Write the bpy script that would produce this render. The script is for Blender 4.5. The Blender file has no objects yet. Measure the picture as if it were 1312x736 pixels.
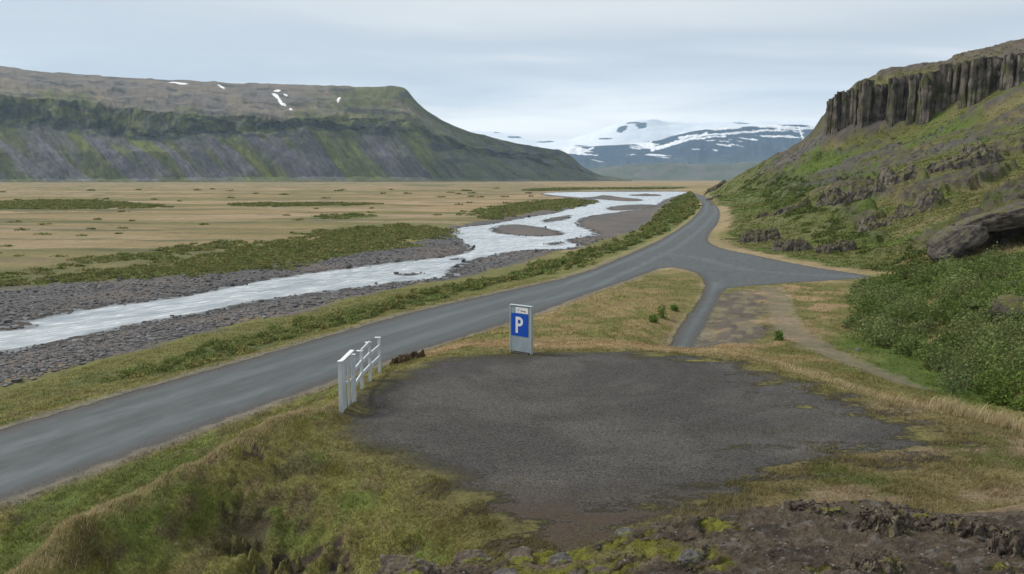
import bpy, math, random
import time as _t; _t0=_t.time()
import numpy as np
from mathutils import Vector, Matrix, Euler
from mathutils.geometry import delaunay_2d_cdt
rng = np.random.default_rng(7)
random.seed(7)
sc = bpy.context.scene
COL = sc.collection

# ------------------------------------------------------------------ camera
W_, H_ = 1312.0, 736.0
F = 1020.0
ZC = 7.5
HOR = 230.0
PITCH = math.atan((H_/2 - HOR)/F)
cp, sp = math.cos(PITCH), math.sin(PITCH)
def ray(px, py):
    a = (np.asarray(px, float) - W_/2)/F; b = (H_/2 - np.asarray(py, float))/F
    return a, cp + b*sp, -sp + b*cp
def G(px, py, z=0.0):                      # point of the photograph on the level z
    a, y, w = ray(px, py); t = (z - ZC)/w
    return a*t, y*t, z + 0*t
def D(px, py, Y):                          # point of the photograph at the distance Y
    a, y, w = ray(px, py); t = Y/y
    return a*t, Y + 0*t, ZC + w*t
cam_d = bpy.data.cameras.new('camera'); cam = bpy.data.objects.new('camera', cam_d); COL.objects.link(cam)
cam.location = (0, 0, ZC); cam.rotation_euler = (math.pi/2 - PITCH, 0, 0)
cam_d.sensor_width = 36; cam_d.lens = F/W_*36; cam_d.clip_start = 0.1; cam_d.clip_end = 60000
sc.camera = cam

# ------------------------------------------------------------------ noise
_p = np.random.default_rng(3).permutation(256)
_p = np.concatenate([_p, _p, _p])
_g3 = np.random.default_rng(5).normal(size=(256, 3)); _g3 /= np.linalg.norm(_g3, axis=1)[:, None]
_ga = np.random.default_rng(6).uniform(0, 2*math.pi, 256); _g2 = np.stack([np.cos(_ga), np.sin(_ga)], 1)
def _f(t): return t*t*t*(t*(t*6-15)+10)
def p2(x, y, seed=0):
    x = np.asarray(x, float) + seed*17.37; y = np.asarray(y, float) + seed*9.71
    xi = np.floor(x).astype(np.int64); yi = np.floor(y).astype(np.int64)
    xf = x-xi; yf = y-yi; xi &= 255; yi &= 255
    u = _f(xf); v = _f(yf)
    def g(ix, iy, dx, dy):
        h = _p[_p[(ix) & 255] + ((iy) & 255)]
        return _g2[h, 0]*dx + _g2[h, 1]*dy
    a = g(xi, yi, xf, yf); b = g(xi+1, yi, xf-1, yf); c = g(xi, yi+1, xf, yf-1); d = g(xi+1, yi+1, xf-1, yf-1)
    return ((a+(b-a)*u) + ((c+(d-c)*u)-(a+(b-a)*u))*v)*1.5
def p3(P, seed=0):
    P = P + seed*13.13
    I = np.floor(P).astype(np.int64); Fr = P-I; I &= 255
    u = _f(Fr)
    out = 0
    for dx in (0, 1):
        for dy in (0, 1):
            for dz in (0, 1):
                h = _p[_p[_p[(I[:, 0]+dx) & 255] + ((I[:, 1]+dy) & 255)] + ((I[:, 2]+dz) & 255)]
                d = Fr - np.array([dx, dy, dz])
                w = (u[:, 0] if dx else 1-u[:, 0])*(u[:, 1] if dy else 1-u[:, 1])*(u[:, 2] if dz else 1-u[:, 2])
                out = out + w*(_g3[h]*d).sum(1)
    return out*1.5
def fbm(x, y, o=5, seed=0, g=.5):
    r = 0; a = 1; s = 0
    for i in range(o):
        r = r + a*p2(x*2**i, y*2**i, seed+i*3); s += a; a *= g
    return r/s*1.6
def rid(x, y, o=5, seed=0, g=.5):
    r = 0; a = 1; s = 0
    for i in range(o):
        r = r + a*(1-2*np.abs(p2(x*2**i, y*2**i, seed+i*3))); s += a; a *= g
    return r/s
def fbm3(P, o=4, seed=0, g=.5):
    r = 0; a = 1; s = 0
    for i in range(o):
        r = r + a*p3(P*2**i, seed+i*3); s += a; a *= g
    return r/s*1.6
def rid3(P, o=4, seed=0, g=.5):
    r = 0; a = 1; s = 0
    for i in range(o):
        r = r + a*(1-2*np.abs(p3(P*2**i, seed+i*3))); s += a; a *= g
    return r/s
def ss(a, b, x):
    t = np.clip((x-a)/(b-a), 0, 1); return t*t*(3-2*t)
def mixc(c, new, f):
    f = np.clip(f, 0, 1)[:, None]
    return c*(1-f) + np.asarray(new)*f

def chaikin(p, n=2, closed=True):
    p = np.asarray(p, float)
    for _ in range(n):
        q = np.roll(p, -1, 0)
        a = p*.75+q*.25; b = p*.25+q*.75
        r = np.empty((2*len(p), 2)); r[0::2] = a; r[1::2] = b
        p = r
    return p
def poly(px, z, n=2):                      # outline from the photograph, laid on the ground level z
    p = chaikin(px, n) if n else np.asarray(px, float)
    x, y, _ = G(p[:, 0], p[:, 1], z)
    return np.stack([x, y], 1)
def sdf(X, Y, pl, M=16.0):                 # signed distance in metres, positive inside
    out = np.full(X.shape, -M)
    mn = pl.min(0)-M; mx = pl.max(0)+M
    ids = np.where((X > mn[0]) & (X < mx[0]) & (Y > mn[1]) & (Y < mx[1]))[0]
    x = X[ids]; y = Y[ids]
    d = np.full(x.shape, 1e18); ins = np.zeros(x.shape, bool)
    for i in range(len(pl)):
        ax, ay = pl[i]; bx, by = pl[(i+1) % len(pl)]
        ex, ey = bx-ax, by-ay; L = ex*ex+ey*ey+1e-12
        t = np.clip(((x-ax)*ex+(y-ay)*ey)/L, 0, 1)
        d = np.minimum(d, (x-ax-t*ex)**2+(y-ay-t*ey)**2)
        if ay != by:
            c = ((ay > y) != (by > y)) & (x < ex*(y-ay)/(by-ay)+ax)
            ins ^= c
    d = np.sqrt(d); d = np.where(ins, d, -d)
    out[ids] = np.maximum(d, -M)
    return out
def dline(X, Y, pl):
    d = np.full(X.shape, 1e18)
    for i in range(len(pl)-1):
        ax, ay = pl[i]; bx, by = pl[i+1]
        ex, ey = bx-ax, by-ay; L = ex*ex+ey*ey+1e-12
        t = np.clip(((X-ax)*ex+(Y-ay)*ey)/L, 0, 1)
        d = np.minimum(d, (X-ax-t*ex)**2+(Y-ay-t*ey)**2)
    return np.sqrt(d)

# ------------------------------------------------------------------ mesh / object helpers
def mesh_np(name, V, Fc, smooth=True, attrs=None, colors=None):
    me = bpy.data.meshes.new(name)
    V = np.ascontiguousarray(V, np.float32); Fc = np.ascontiguousarray(Fc, np.int32)
    n, k = Fc.shape
    me.vertices.add(len(V)); me.vertices.foreach_set('co', V.ravel())
    me.loops.add(n*k); me.loops.foreach_set('vertex_index', Fc.ravel())
    me.polygons.add(n); me.polygons.foreach_set('loop_start', np.arange(0, n*k, k, dtype=np.int32))
    me.update(calc_edges=True)
    me.polygons.foreach_set('use_smooth', np.full(n, smooth, bool))
    for nm, a in (attrs or {}).items():
        at = me.attributes.new(nm, 'FLOAT', 'POINT'); at.data.foreach_set('value', np.ascontiguousarray(a, np.float32))
    for nm, c in (colors or {}).items():
        at = me.attributes.new(nm, 'FLOAT_COLOR', 'POINT')
        c4 = np.ones((len(V), 4), np.float32); c4[:, :3] = c
        at.data.foreach_set('color', c4.ravel())
    return me
def link(name, me, mat=None, parent=None, **tags):
    o = bpy.data.objects.new(name, me); COL.objects.link(o)
    if mat is not None: me.materials.append(mat)
    if parent is not None: o.parent = parent
    for k, v in tags.items(): o[k] = v
    return o
def empty(name, loc, rz=0, **tags):
    o = bpy.data.objects.new(name, None); COL.objects.link(o)
    o.location = loc; o.rotation_euler = (0, 0, rz); o.empty_display_size = .3
    for k, v in tags.items(): o[k] = v
    return o

# ------------------------------------------------------------------ node helper
class N:
    def __init__(s, name):
        s.m = bpy.data.materials.new(name); s.m.use_nodes = True
        s.t = s.m.node_tree; s.t.nodes.clear()
        s.out = s.t.nodes.new('ShaderNodeOutputMaterial')
    def n(s, typ, **kw):
        d = s.t.nodes.new(typ)
        for k, v in kw.items():
            if k in d.inputs.keys(): s.set(d.inputs[k], v)
            else: setattr(d, k, v)
        return d
    def set(s, inp, v):
        if hasattr(v, 'is_output') or isinstance(v, bpy.types.NodeSocket): s.t.links.new(v, inp)
        else:
            if isinstance(v, (tuple, list)) and len(v) == 3 and inp.type == 'RGBA': v = (*v, 1)
            inp.default_value = v
    def attr(s, name, col=False):
        a = s.n('ShaderNodeAttribute', attribute_name=name)
        return a.outputs['Color'] if col else a.outputs['Fac']
    def noise(s, scale, detail=4, rough=.55, vec=None, dist=0):
        d = s.n('ShaderNodeTexNoise', Scale=scale, Detail=detail, Roughness=rough, Distortion=dist)
        s.set(d.inputs['Vector'], vec if vec is not None else s.pos())
        return d.outputs['Fac']
    def vor(s, scale, vec=None, feature='F1', out='Distance', rnd=1):
        d = s.n('ShaderNodeTexVoronoi', feature=feature); s.set(d.inputs['Scale'], scale); s.set(d.inputs['Randomness'], rnd)
        s.set(d.inputs['Vector'], vec if vec is not None else s.pos())
        return d.outputs[out]
    def pos(s):
        if not hasattr(s, '_pos'): s._pos = s.t.nodes.new('ShaderNodeTexCoord').outputs['Object']
        return s._pos
    def math(s, op, a, b=0, c=0):
        d = s.n('ShaderNodeMath', operation=op); s.set(d.inputs[0], a); s.set(d.inputs[1], b); s.set(d.inputs[2], c)
        return d.outputs[0]
    def vm(s, op, a, b):
        d = s.n('ShaderNodeVectorMath', operation=op); s.set(d.inputs[0], a); s.set(d.inputs[1], b)
        return d.outputs[0]
    def mr(s, v, a, b, c=0, d=1, smooth=True):
        m = s.n('ShaderNodeMapRange'); m.interpolation_type = 'SMOOTHSTEP' if smooth else 'LINEAR'
        for i, x in enumerate((v, a, b, c, d)): s.set(m.inputs[i], x)
        return m.outputs[0]
    def mix(s, f, a, b, mode='MIX'):
        m = s.n('ShaderNodeMix', data_type='RGBA', blend_type=mode)
        s.set(m.inputs[0], f); s.set(m.inputs[6], a); s.set(m.inputs[7], b)
        return m.outputs[2]
    def scale(s, c, f):      # colour times scalar
        v = s.n('ShaderNodeVectorMath', operation='SCALE'); s.set(v.inputs[0], c); s.set(v.inputs['Scale'], f)
        return v.outputs[0]
    def fin(s, color, rough=.9, bump=None, bstr=.5, bdist=.05, metal=0, spec=.3, **kw):
        b = s.n('ShaderNodeBsdfPrincipled'); s.set(b.inputs['Base Color'], color); s.set(b.inputs['Roughness'], rough)
        s.set(b.inputs['Metallic'], metal); s.set(b.inputs['Specular IOR Level'], spec)
        for k, v in kw.items(): s.set(b.inputs[k.replace('_', ' ')], v)
        if bump is not None:
            bp = s.n('ShaderNodeBump'); s.set(bp.inputs['Strength'], bstr); s.set(bp.inputs['Distance'], bdist); s.set(bp.inputs['Height'], bump)
            s.t.links.new(bp.outputs[0], b.inputs['Normal'])
        s.t.links.new(b.outputs[0], s.out.inputs[0])
        return s.m

# ------------------------------------------------------------------ outlines read off the photograph
ZR = -1.5      # road level
ZW = -3.0      # water level
ROAD = [(-700,757),(-300,640),(0,551),(170,502),(300,466),(400,437),(533,399),(640,375),(743,353),(819,321),(857,302),(884,284),(897,270),(901,262),(896,255),(884,249),(872,246.2),(878,245.4),
        (894,248.6),(909,255),(920,266),(923,273),(921,286),(908,301),(907,311),(925,319),(970,328),(1037,342),(1112,353),(1117,356),(1065,359.5),(1010,363),(950,367),(926,371),(918,392),(891,441),(884,460),
        (850,460),(869,420),(898,384),(905,360),(888,347),(853,341),(820,354),(743,380),(686,403),(590,433),(500,461),(400,498),(300,533),(200,570),(0,643),(-300,752),(-700,900)]
ROADC = [(-500,775),(-300,696),(0,597),(170,539),(400,466),(600,403),(743,366),(800,342),(857,316),(893,290),(911,272),(910,260),(895,251.5),(880,247)]
SIDEC = [(856,460),(880,430),(908,385),(915,362)]
SIDEC2 = [(1117,356),(1010,351),(950,345),(893,330),(850,325)]
LOT = [(440,563),(443,534),(462,508),(500,483),(548,462),(600,455),(660,454),(760,450),(860,454),(930,463),(1000,483),(1080,512),(1160,536),(1226,563),(1205,580),(1125,588),(1060,588),(1010,600),(950,622),
       (900,650),(860,690),(800,740),(720,725),(680,698),(640,672),(600,640),(560,612),(520,586),(470,572)]
WATER = [(-600,600),(-300,508),(0,451),(98,434),(163,417),(277,398),(310,388),(359,381),(400,376),(457,370),(514,361),(583,355),(568,346),(598,336),(636,325),(686,319),(716,320),(750,315),(716,308),(755,303),(766,298),(735,289),(743,279),(781,273),
         (838,266),(846,258),(872,249),(888,247),(872,245.6),(819,246),(743,246),(693,247.5),(700,250),(766,255),(766,260),(728,268),(716,273),(674,279),(629,288),(585,292),(575,297),(594,310),(606,319),(590,327),(552,332),(476,340),(400,350),(326,362),
         (277,372),(212,385),(147,391),(98,399),(0,419),(-300,455),(-600,520)]
ISL = [[(624,295),(640,289),(659,287),(700,292),(726,299),(716,303),(680,303),(645,301)],
       [(775,266),(800,262.5),(838,262),(845,265),(805,270),(780,270)],
       [(735,253),(790,252.5),(830,256),(812,259),(770,256)],
       [(690,283),(735,274),(728,281),(700,286)],
       [(-40,423),(0,416),(50,417),(20,424)],
       [(800,249.5),(845,249),(850,251.5),(815,252)],
       [(505,352),(540,350),(528,354)],[(700,312),(718,309.5),(722,313),(708,315)],[(575,332),(592,330),(588,334)]]
GRAVEL = [(-600,760),(-300,640),(0,503),(50,486),(140,462),(228,436),(310,416),(400,398),(457,381),(520,366),(613,351),(667,338),(716,322),(760,312),(819,297),(836,280),(852,264),(868,254),(880,249),(888,246.5),(872,245),(743,245.5),(690,247),(690,252),(755,258),
          (716,266),(670,275),(620,283),(575,290),(560,297),(552,306),(495,320),(400,334),(228,354),(98,363),(0,376),(-300,404),(-600,430)]
GREENL = [(-300,402),(0,376),(98,363),(228,354),(400,334),(495,320),(552,306),(580,297),(560,290),(480,288),(400,299),(290,322),(130,346),(0,362),(-300,388)]
GREENL2 = [(-300,366),(0,352),(120,333),(230,318),(320,306),(345,309),(250,322),(130,338),(0,361)]
GREENL3 = [(-300,258),(0,260),(60,257),(130,258),(200,264),(208,267),(110,269),(0,269.5),(-300,272)]
GREENL4 = [(598,275),(640,264),(690,257),(742,256),(765,259),(725,266),(670,274),(620,282)]
DITCH = [(-300,372),(0,362),(70,352),(150,345),(150,350),(70,360),(0,372)]
GREENS = [[(290,262),(360,260),(515,262),(420,265.5),(300,265)],[(400,282),(425,276),(470,276),(445,282)],[(500,237),(560,236),(590,238),(540,239.5)],[(660,244),(760,240.5),(880,239),(880,243),(760,243),(690,246)]]
GREENR = [(-300,655),(0,512),(100,486),(228,446),(310,425),(400,404),(480,385),(560,368),(640,352),(716,330),(790,306),(836,287),(852,266),(870,253),(886,247.5),(893,254),(896,262),(893,272),(872,288),(845,303),(810,318),(760,338),(700,356),(600,377),(520,396),(400,428),(250,470),(100,515),(0,545),(-300,632)]
SHRUBR = [(150,482),(250,452),(330,432),(420,405),(500,385),(560,370),(640,353),(716,331),(790,307),(836,288),(852,266),(870,253),(886,248),(892,255),(893,264),(886,275),(862,290),(830,304),(770,328),(700,349),(600,371),(520,390),(430,420),(330,450),(200,488)]
TRI = [(552,449),(590,434),(686,404),(743,381),(820,355),(853,342),(888,348),(904,361),(897,384),(866,422),(846,452),(700,456)]
PATH1 = [(985,366),(998,380),(1000,400),(1012,425),(1050,452),(1110,480),(1160,500)]
DIRT = [(921,372),(985,368),(975,400),(968,450),(860,450),(893,440),(912,405)]
THICK = [(1076,378),(1090,362),(1130,356),(1200,345),(1330,335),(1480,350),(1480,560),(1325,545),(1270,522),(1222,508),(1195,478),(1150,452),(1100,437),(1082,420)]

# ------------------------------------------------------------------ relief: control points, triangulated in (angle, log distance)
CP = []
def cg(px, py, z): x, y, zz = G(px, py, z); CP.append((float(x), float(y), z))
def cd(px, py, Y): x, y, z = D(px, py, Y); CP.append((float(x), float(y), float(z)))
def cw(x, y, z): CP.append((x, y, z))
for p in ROAD[:32]:
    if p[0] > -400: cg(p[0], p[1], ZR)
for p in [(926,371),(905,372),(888,347),(853,341),(820,354),(743,380),(686,403),(590,433),(548,447)]: cg(*p, ZR+.05)
for p in [(500,461),(400,496),(300,533),(200,570),(100,605),(0,642),(-300,752)]:
    x, y, _ = G(*p, ZR); cw(float(x)+.35, float(y)-.3, ZR-.05)
for p in [(-300,640),(0,503),(140,462),(228,436),(310,416),(400,398),(520,366),(667,338),(760,312),(819,297),(840,278)]: cg(*p, -2.75)
for p in [(0,376),(228,354),(400,334),(495,320),(552,306),(575,296),(620,284),(670,275),(716,266)]: cg(*p, -2.75)
for p in [(0,340),(200,320),(400,300),(600,275),(300,290),(0,300),(500,260),(650,250),(0,262),(300,250),(600,240),(800,240),(870,240)]: cg(*p, -2.4)
# bank between lot and road: crest then hollow face
CREST = [(545,460,.0),(500,472,.12),(440,499,.22),(385,521,.30),(330,548,.40),(265,580,.50),(200,612,.50),(140,645,.45),(100,668,.40),(55,703,.32),(20,736,.25),(-60,815,.3)]
for p in CREST: cg(*p)
for k, p in enumerate(CREST[2:]):
    x, y, _ = G(p[0], p[1], p[2]); o_ = (1.05, 1.15, 1.2, 1.3, 1.4, 1.5, 1.6, 1.7, 1.8, 2.0)[k]
    cw(float(x)-.93*o_, float(y)+.36*o_, (-1.35, -1.4, -1.45, -1.5, -1.6, -1.7, -1.8, -1.9, -1.95, -2.0)[k])
    cw(float(x)+.8*.9, float(y)-.45*.9, p[2]*.75)
for p in [(0,700,-1.95),(0,665,-1.75),(-60,736,-2.0),(55,680,-1.85),(110,640,-1.75),(-200,760,-2.1)]: cg(*p)
for p in [(300,640,-.15),(250,690,-.35),(350,700,-.75),(420,690,-.7),(450,610,.0),(500,650,-.25),(560,690,-.35),(600,700,-.3),(480,720,-.8),(300,736,-.9),(150,736,-.25),(380,600,.05),(560,725,-.6),(380,640,-.25)]: cg(*p)
for p in [(440,560),(445,530),(500,484),(560,459),(640,452),(760,448),(900,456),(1000,482),(700,560),(900,560),(800,640),(640,670),(1100,516),(1200,556),(1050,590),(900,650),(720,700),(600,620)]: cg(*p, 0.0)
for p in [(600,447,-.05),(700,443,-.05),(800,444,-.05),(930,455,.02),(1010,474,.05),(1080,495,.05),(1150,512,.0),(1222,527,-.05),(1312,556,-.05),(1400,590,0),(1312,620,.25),(1400,700,.4),(1250,600,.1)]: cg(*p)
for p in [(600,425,-1.25),(700,400,-1.35),(700,425,-1.2),(800,425,-1.1),(800,380,-1.35),(850,420,-1.25),(880,438,-1.3),(960,440,-1.15),(960,400,-1.35),(1010,400,-1.4),(1050,440,-1.2),(1050,390,-1.4),(1100,440,-1.4),(1130,470,-1.3),(1190,495,-1.3),(1250,520,-1.2),(1312,538,-1.15),(1100,370,-1.5),(1150,365,-1.5)]: cg(*p)
for p in [(1200,420,-1.2),(1312,440,-.9),(1312,500,-1.1),(1180,380,-1.3),(1400,450,0)]: cg(*p)
# camera hill and its ledge
for p in [(1312,672,6.0),(1250,668,6.2),(1180,655,6.4),(1100,648,6.5),(1010,650,6.5),(960,655,6.5),(920,657,6.5),(850,668,6.3),(800,684,6.1),(740,700,6.0),(680,708,5.9),(620,715,5.9),(560,728,5.7),(500,745,5.5),
          (1312,745,4.4),(1100,745,4.5),(900,745,4.6),(700,755,4.8),(560,770,4.8),(400,830,4.8),(300,900,4.8),(1450,690,6),(1450,780,4.2)]: cd(*p)
for p in [(-1.5,7.2,3.0),(0,7.4,3.2),(1,7.6,3.6),(2.4,8,3.9),(4.2,8,4.0),(6,8,4.2),(0,10.5,.6),(2,10.8,.8),(5,11,.9),(9,12,1.4),(-3,8.5,1.2),(-4,11,-.4),(-2,12.4,-.2),(1,12.6,.1),(4,13,.1),(8,14,.3),
          (-6,6,1.5),(-8,10,0),(-11,11,-1),(-15,10,-2),(12,8,3.5),(14,16,.8),(20,12,3),(20,20,.3),(28,30,.2),(-2.5,3,4.2),(-5,1,3.5)]: cw(*p)
for r, h in ((.4, 5.75), (1.2, 5.7), (2.4, 5.6)):
    for a in range(-180, 181, 30):
        if r < 2 or abs(a) > 20: cw(r*math.sin(math.radians(a)), r*math.cos(math.radians(a)), h)
for a, zs in ((-180,(6,7,9,15)),(-140,(5,3,0,-2)),(-90,(3,-1,-2.5,-2.5)),(90,(5.5,6,16,60)),(140,(6,7,14,50))):
    for r, z in zip((6,20,80,400), zs): cw(r*math.sin(math.radians(a)), r*math.cos(math.radians(a)), z)
for a in range(-180, 181, 15):
    for r in (3000, 30000):
        cw(r*math.sin(math.radians(a)), r*math.cos(math.radians(a)), -2.4)
# right hill: spurs, slope, cliff foot and top, plateau
for p in [(940,285,165),(955,292,140),(985,272,150),(1020,262,152),(1055,248,158),(1090,236,165),(1140,215,175),(1200,200,182),(1260,186,186),(1312,172,190),(1400,150,200),
          (960,308,116),(1000,300,118),(1050,290,118),(1100,280,122),(1160,262,126),(1220,244,130),(1312,222,135),(1400,200,140),
          (985,324,99),(1050,322,100),(1100,318,100),(1150,310,98),(1200,296,96),(1225,300,90),(1312,262,92),(1400,240,95),
          (1080,343,84),(1130,345,80),(1200,333,80),(1260,326,78),(1312,322,76),(1400,320,74),(1312,345,62),(1230,352,64),(1312,372,48),(1400,372,44),(1270,395,45)]: cd(*p)
for p in [(925,258,290),(950,262,265),(1000,262,235),(1050,250,235),(1100,236,245),(1150,215,250),(1200,195,255),(1312,155,260),(1400,120,270),
          (930,248,380),(960,246,350),(1000,240,330),(1060,225,320),(1130,200,310),(1200,175,300),
          (905,246,445),(930,231,440),(962,213,415),(1000,196,392),(1030,183,375),(1060,170,352),(1095,165,342),(1130,160,336),(1165,153,330),(1200,143,322),(1250,124,312),(1312,98,300),(1400,60,285)]: cd(*p)
CLIFF_B = [(1060,170,352),(1095,165,342),(1130,160,336),(1165,153,330),(1200,143,322),(1250,124,312),(1312,98,300),(1400,55,285)]
CLIFF_T = [(1060,130,357),(1078,117,353),(1110,106,348),(1140,101,343),(1180,94,336),(1230,84,326),(1270,76,318),(1312,67,309),(1400,40,292)]
for p in CLIFF_T: cd(p[0], p[1], p[2]+2)
for p in [(1125,96,375),(1180,85,390),(1250,68,400),(1312,53,415),(1400,35,430)]: cd(*p)
for p in [(112,500,-2),(135,440,4),(160,405,20),(175,400,40),(150,520,-2),(200,480,10),(300,600,0),(260,450,50),(400,500,70),(380,380,90),(600,300,90),(500,800,20),(120,620,-2.4),(700,1200,-2)]: cw(*p)

A0 = 52.0; NA = 900
th = np.concatenate([np.linspace(-180, -A0, 42)[:-1], np.linspace(-A0, A0, NA), np.linspace(A0, 180, 42)[1:]])
th = np.radians(th)
rr = [.3]
while rr[-1] < 17500:
    r = rr[-1]
    k = .03 if r < 3.5 else (.0062 if r < 60 else (.0085 if r < 500 else .02))
    rr.append(r*(1+k))
rr = np.array(rr)
nT, nR = len(th), len(rr)
TT, RR = np.meshgrid(th, np.log(rr))
TT = TT.ravel(); LR = RR.ravel()
X = np.exp(LR)*np.sin(TT); Y = np.exp(LR)*np.cos(TT)
cpa = np.array(CP)
ct = np.arctan2(cpa[:, 0], cpa[:, 1]); cl = np.log(np.hypot(cpa[:, 0], cpa[:, 1])); cz = cpa[:, 2]
ct = np.concatenate([ct, ct[ct > 2]-2*math.pi, ct[ct < -2]+2*math.pi]); 
czz = np.concatenate([cz, cz[(np.arctan2(cpa[:, 0], cpa[:, 1]) > 2)], cz[(np.arctan2(cpa[:, 0], cpa[:, 1]) < -2)]])
cl = np.concatenate([cl, cl[:len(cz)][(np.arctan2(cpa[:, 0], cpa[:, 1]) > 2)], cl[:len(cz)][(np.arctan2(cpa[:, 0], cpa[:, 1]) < -2)]])
res = delaunay_2d_cdt([Vector((a*2.0, b)) for a, b in zip(ct, cl)], [], [], 0, 1e-5)
vo, fo, orig = res[0], res[2], res[3]
vv = np.array([(v[0]/2.0, v[1]) for v in vo]); vz = np.array([czz[o[0]] if o else -2.4 for o in orig])
Z = np.full(X.shape, -2.4)
Tg, Lg = th, np.log(rr)
Z2 = Z.reshape(nR, nT)
for f in fo:
    (x0, y0), (x1, y1), (x2, y2) = vv[f[0]], vv[f[1]], vv[f[2]]
    i0, i1 = np.searchsorted(Tg, min(x0, x1, x2)), np.searchsorted(Tg, max(x0, x1, x2), 'right')
    j0, j1 = np.searchsorted(Lg, min(y0, y1, y2)), np.searchsorted(Lg, max(y0, y1, y2), 'right')
    if i1 <= i0 or j1 <= j0: continue
    gx, gy = np.meshgrid(Tg[i0:i1], Lg[j0:j1])
    den = (y1-y2)*(x0-x2)+(x2-x1)*(y0-y2)
    if abs(den) < 1e-12: continue
    a = ((y1-y2)*(gx-x2)+(x2-x1)*(gy-y2))/den; b = ((y2-y0)*(gx-x2)+(x0-x2)*(gy-y2))/den; c = 1-a-b
    m = (a >= -1e-9) & (b >= -1e-9) & (c >= -1e-9)
    zz = a*vz[f[0]]+b*vz[f[1]]+c*vz[f[2]]
    Z2[j0:j1, i0:i1] = np.where(m, zz, Z2[j0:j1, i0:i1])
def blur(A, s, ax):
    k = np.exp(-.5*(np.arange(-int(3*s), int(3*s)+1)/s)**2); k /= k.sum(); n = len(k)//2
    P = np.pad(A, [(n, n) if i == ax else (0, 0) for i in range(2)], mode='edge'); out = 0
    for i, w in enumerate(k):
        out = out + w*(P[i:i+A.shape[0], :] if ax == 0 else P[:, i:i+A.shape[1]])
    return out
Bs = blur(blur(Z2, 7, 1), 5, 0); Bw = blur(blur(Z2, 3, 1), 1.2, 0)
wf = ss(180, 260, rr)[:, None]
Z2 = Bs*(1-wf)+Bw*wf
Z = Z2.ravel().copy()

print('T masks', _t.time()-_t0)
s_road = sdf(X, Y, poly(ROAD, ZR, 1))
s_lot = sdf(X, Y, poly(LOT, 0, 2))
s_wat = sdf(X, Y, poly(WATER, ZW, 2))
for i in ISL: s_wat = np.minimum(s_wat, -sdf(X, Y, poly(i, ZW, 2)))
s_grav = sdf(X, Y, poly(GRAVEL, -2.8, 2))
s_gl = np.maximum.reduce([sdf(X, Y, poly(p, -2.5, 2)) for p in (GREENL, GREENL2, GREENL3, GREENL4)] + [sdf(X, Y, poly(p, -2.5, 2)) for p in GREENS])
s_ditch = sdf(X, Y, poly(DITCH, -2.5, 2))
s_gr = sdf(X, Y, poly(GREENR, -2.0, 2))
s_tri = sdf(X, Y, poly(TRI, -1.3, 1))
s_dirt = sdf(X, Y, poly(DIRT, -1.3, 2))
s_thick = sdf(X, Y, poly(THICK, -1.2, 2))
pl = poly(PATH1, -1.3, 0); s_path = .75 - dline(X, Y, pl)
roadc = poly(ROADC, ZR, 0); d_rc = dline(X, Y, roadc)
d_sc = np.minimum(dline(X, Y, poly(SIDEC, ZR, 0)), dline(X, Y, poly(SIDEC2, ZR, 0)))
hx = np.interp(Y, [0, 30, 60, 78, 100, 130, 200, 300, 430, 470, 600], [60, 45, 38, 34, 38, 44, 62, 92, 112, 114, 112])
hill = ss(0, 14, X-hx)*ss(660, 430, Y)*ss(25, 60, Y)                        # hill on the right
ledge = ss(10.5, 7.0, np.exp(LR))*ss(-2.2, -1.2, X*1.0 + 0*Y + .2)
camhill = ss(13, 9, np.exp(LR))

# level ground of the road, lot and river bed
Z = Z + (ZR - Z)*ss(-1.6, -.1, s_road)*ss(8, 20, np.exp(LR))
Z = Z + (0.0 - Z)*ss(-.8, .6, s_lot)
# turf relief
flat = np.maximum(ss(-1.2, .3, s_road), ss(-.8, .5, s_lot))
flat = np.maximum(flat, ss(-.2, .3, s_path)*.8)
near = ss(120, 50, np.exp(LR))
bank = ss(-1.0, -2.5, s_lot)*ss(1.5, -1.5, X)*ss(12, 14, Y)*ss(36, 30, Y)*ss(-.4, -1.6, s_road)
Z += (1-flat)*near*(1-ledge)*(.10*fbm(X*.35, Y*.35, 4, 1) + .05*fbm(X*1.3, Y*1.3, 4, 2))
Z += bank*(.16*fbm(X*.7, Y*.7, 4, 5) + .10*rid(X*1.5+Y*.4, Y*1.1, 4, 6))
Z += (1-flat)*(1-near)*ss(60, 120, np.exp(LR))*(1-hill)*.25*fbm(X*.05, Y*.05, 4, 3)*ss(900, 300, Y)
Z += .02*fbm(X*.4, Y*.4, 3, 9)*ss(-.5, .5, s_lot)
cw_ = np.array([G(a, b, c)[:2] for a, b, c in CREST[1:]], float)
o_ = np.argsort(cw_[:, 1]); cx0 = np.interp(Y, cw_[o_, 1], cw_[o_, 0]); side = (X-cx0)*.93
ext = ss(11, 13, Y)*ss(27.6, 25.2, Y)*(np.exp(LR) < 60)*(np.abs(side) < 6)
wig = .22*fbm(X*.8, Y*.8, 3, 141)
cr_ = np.exp(-((side+wig)/.55)**2)*ext
Z += .24*cr_ - .42*np.exp(-((side+1.35+wig)/.75)**2)*ext - .16*np.exp(-((side-1.6)/1.1)**2)*ext*ss(29, 26, Y)
hol = np.zeros(X.shape)
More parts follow.
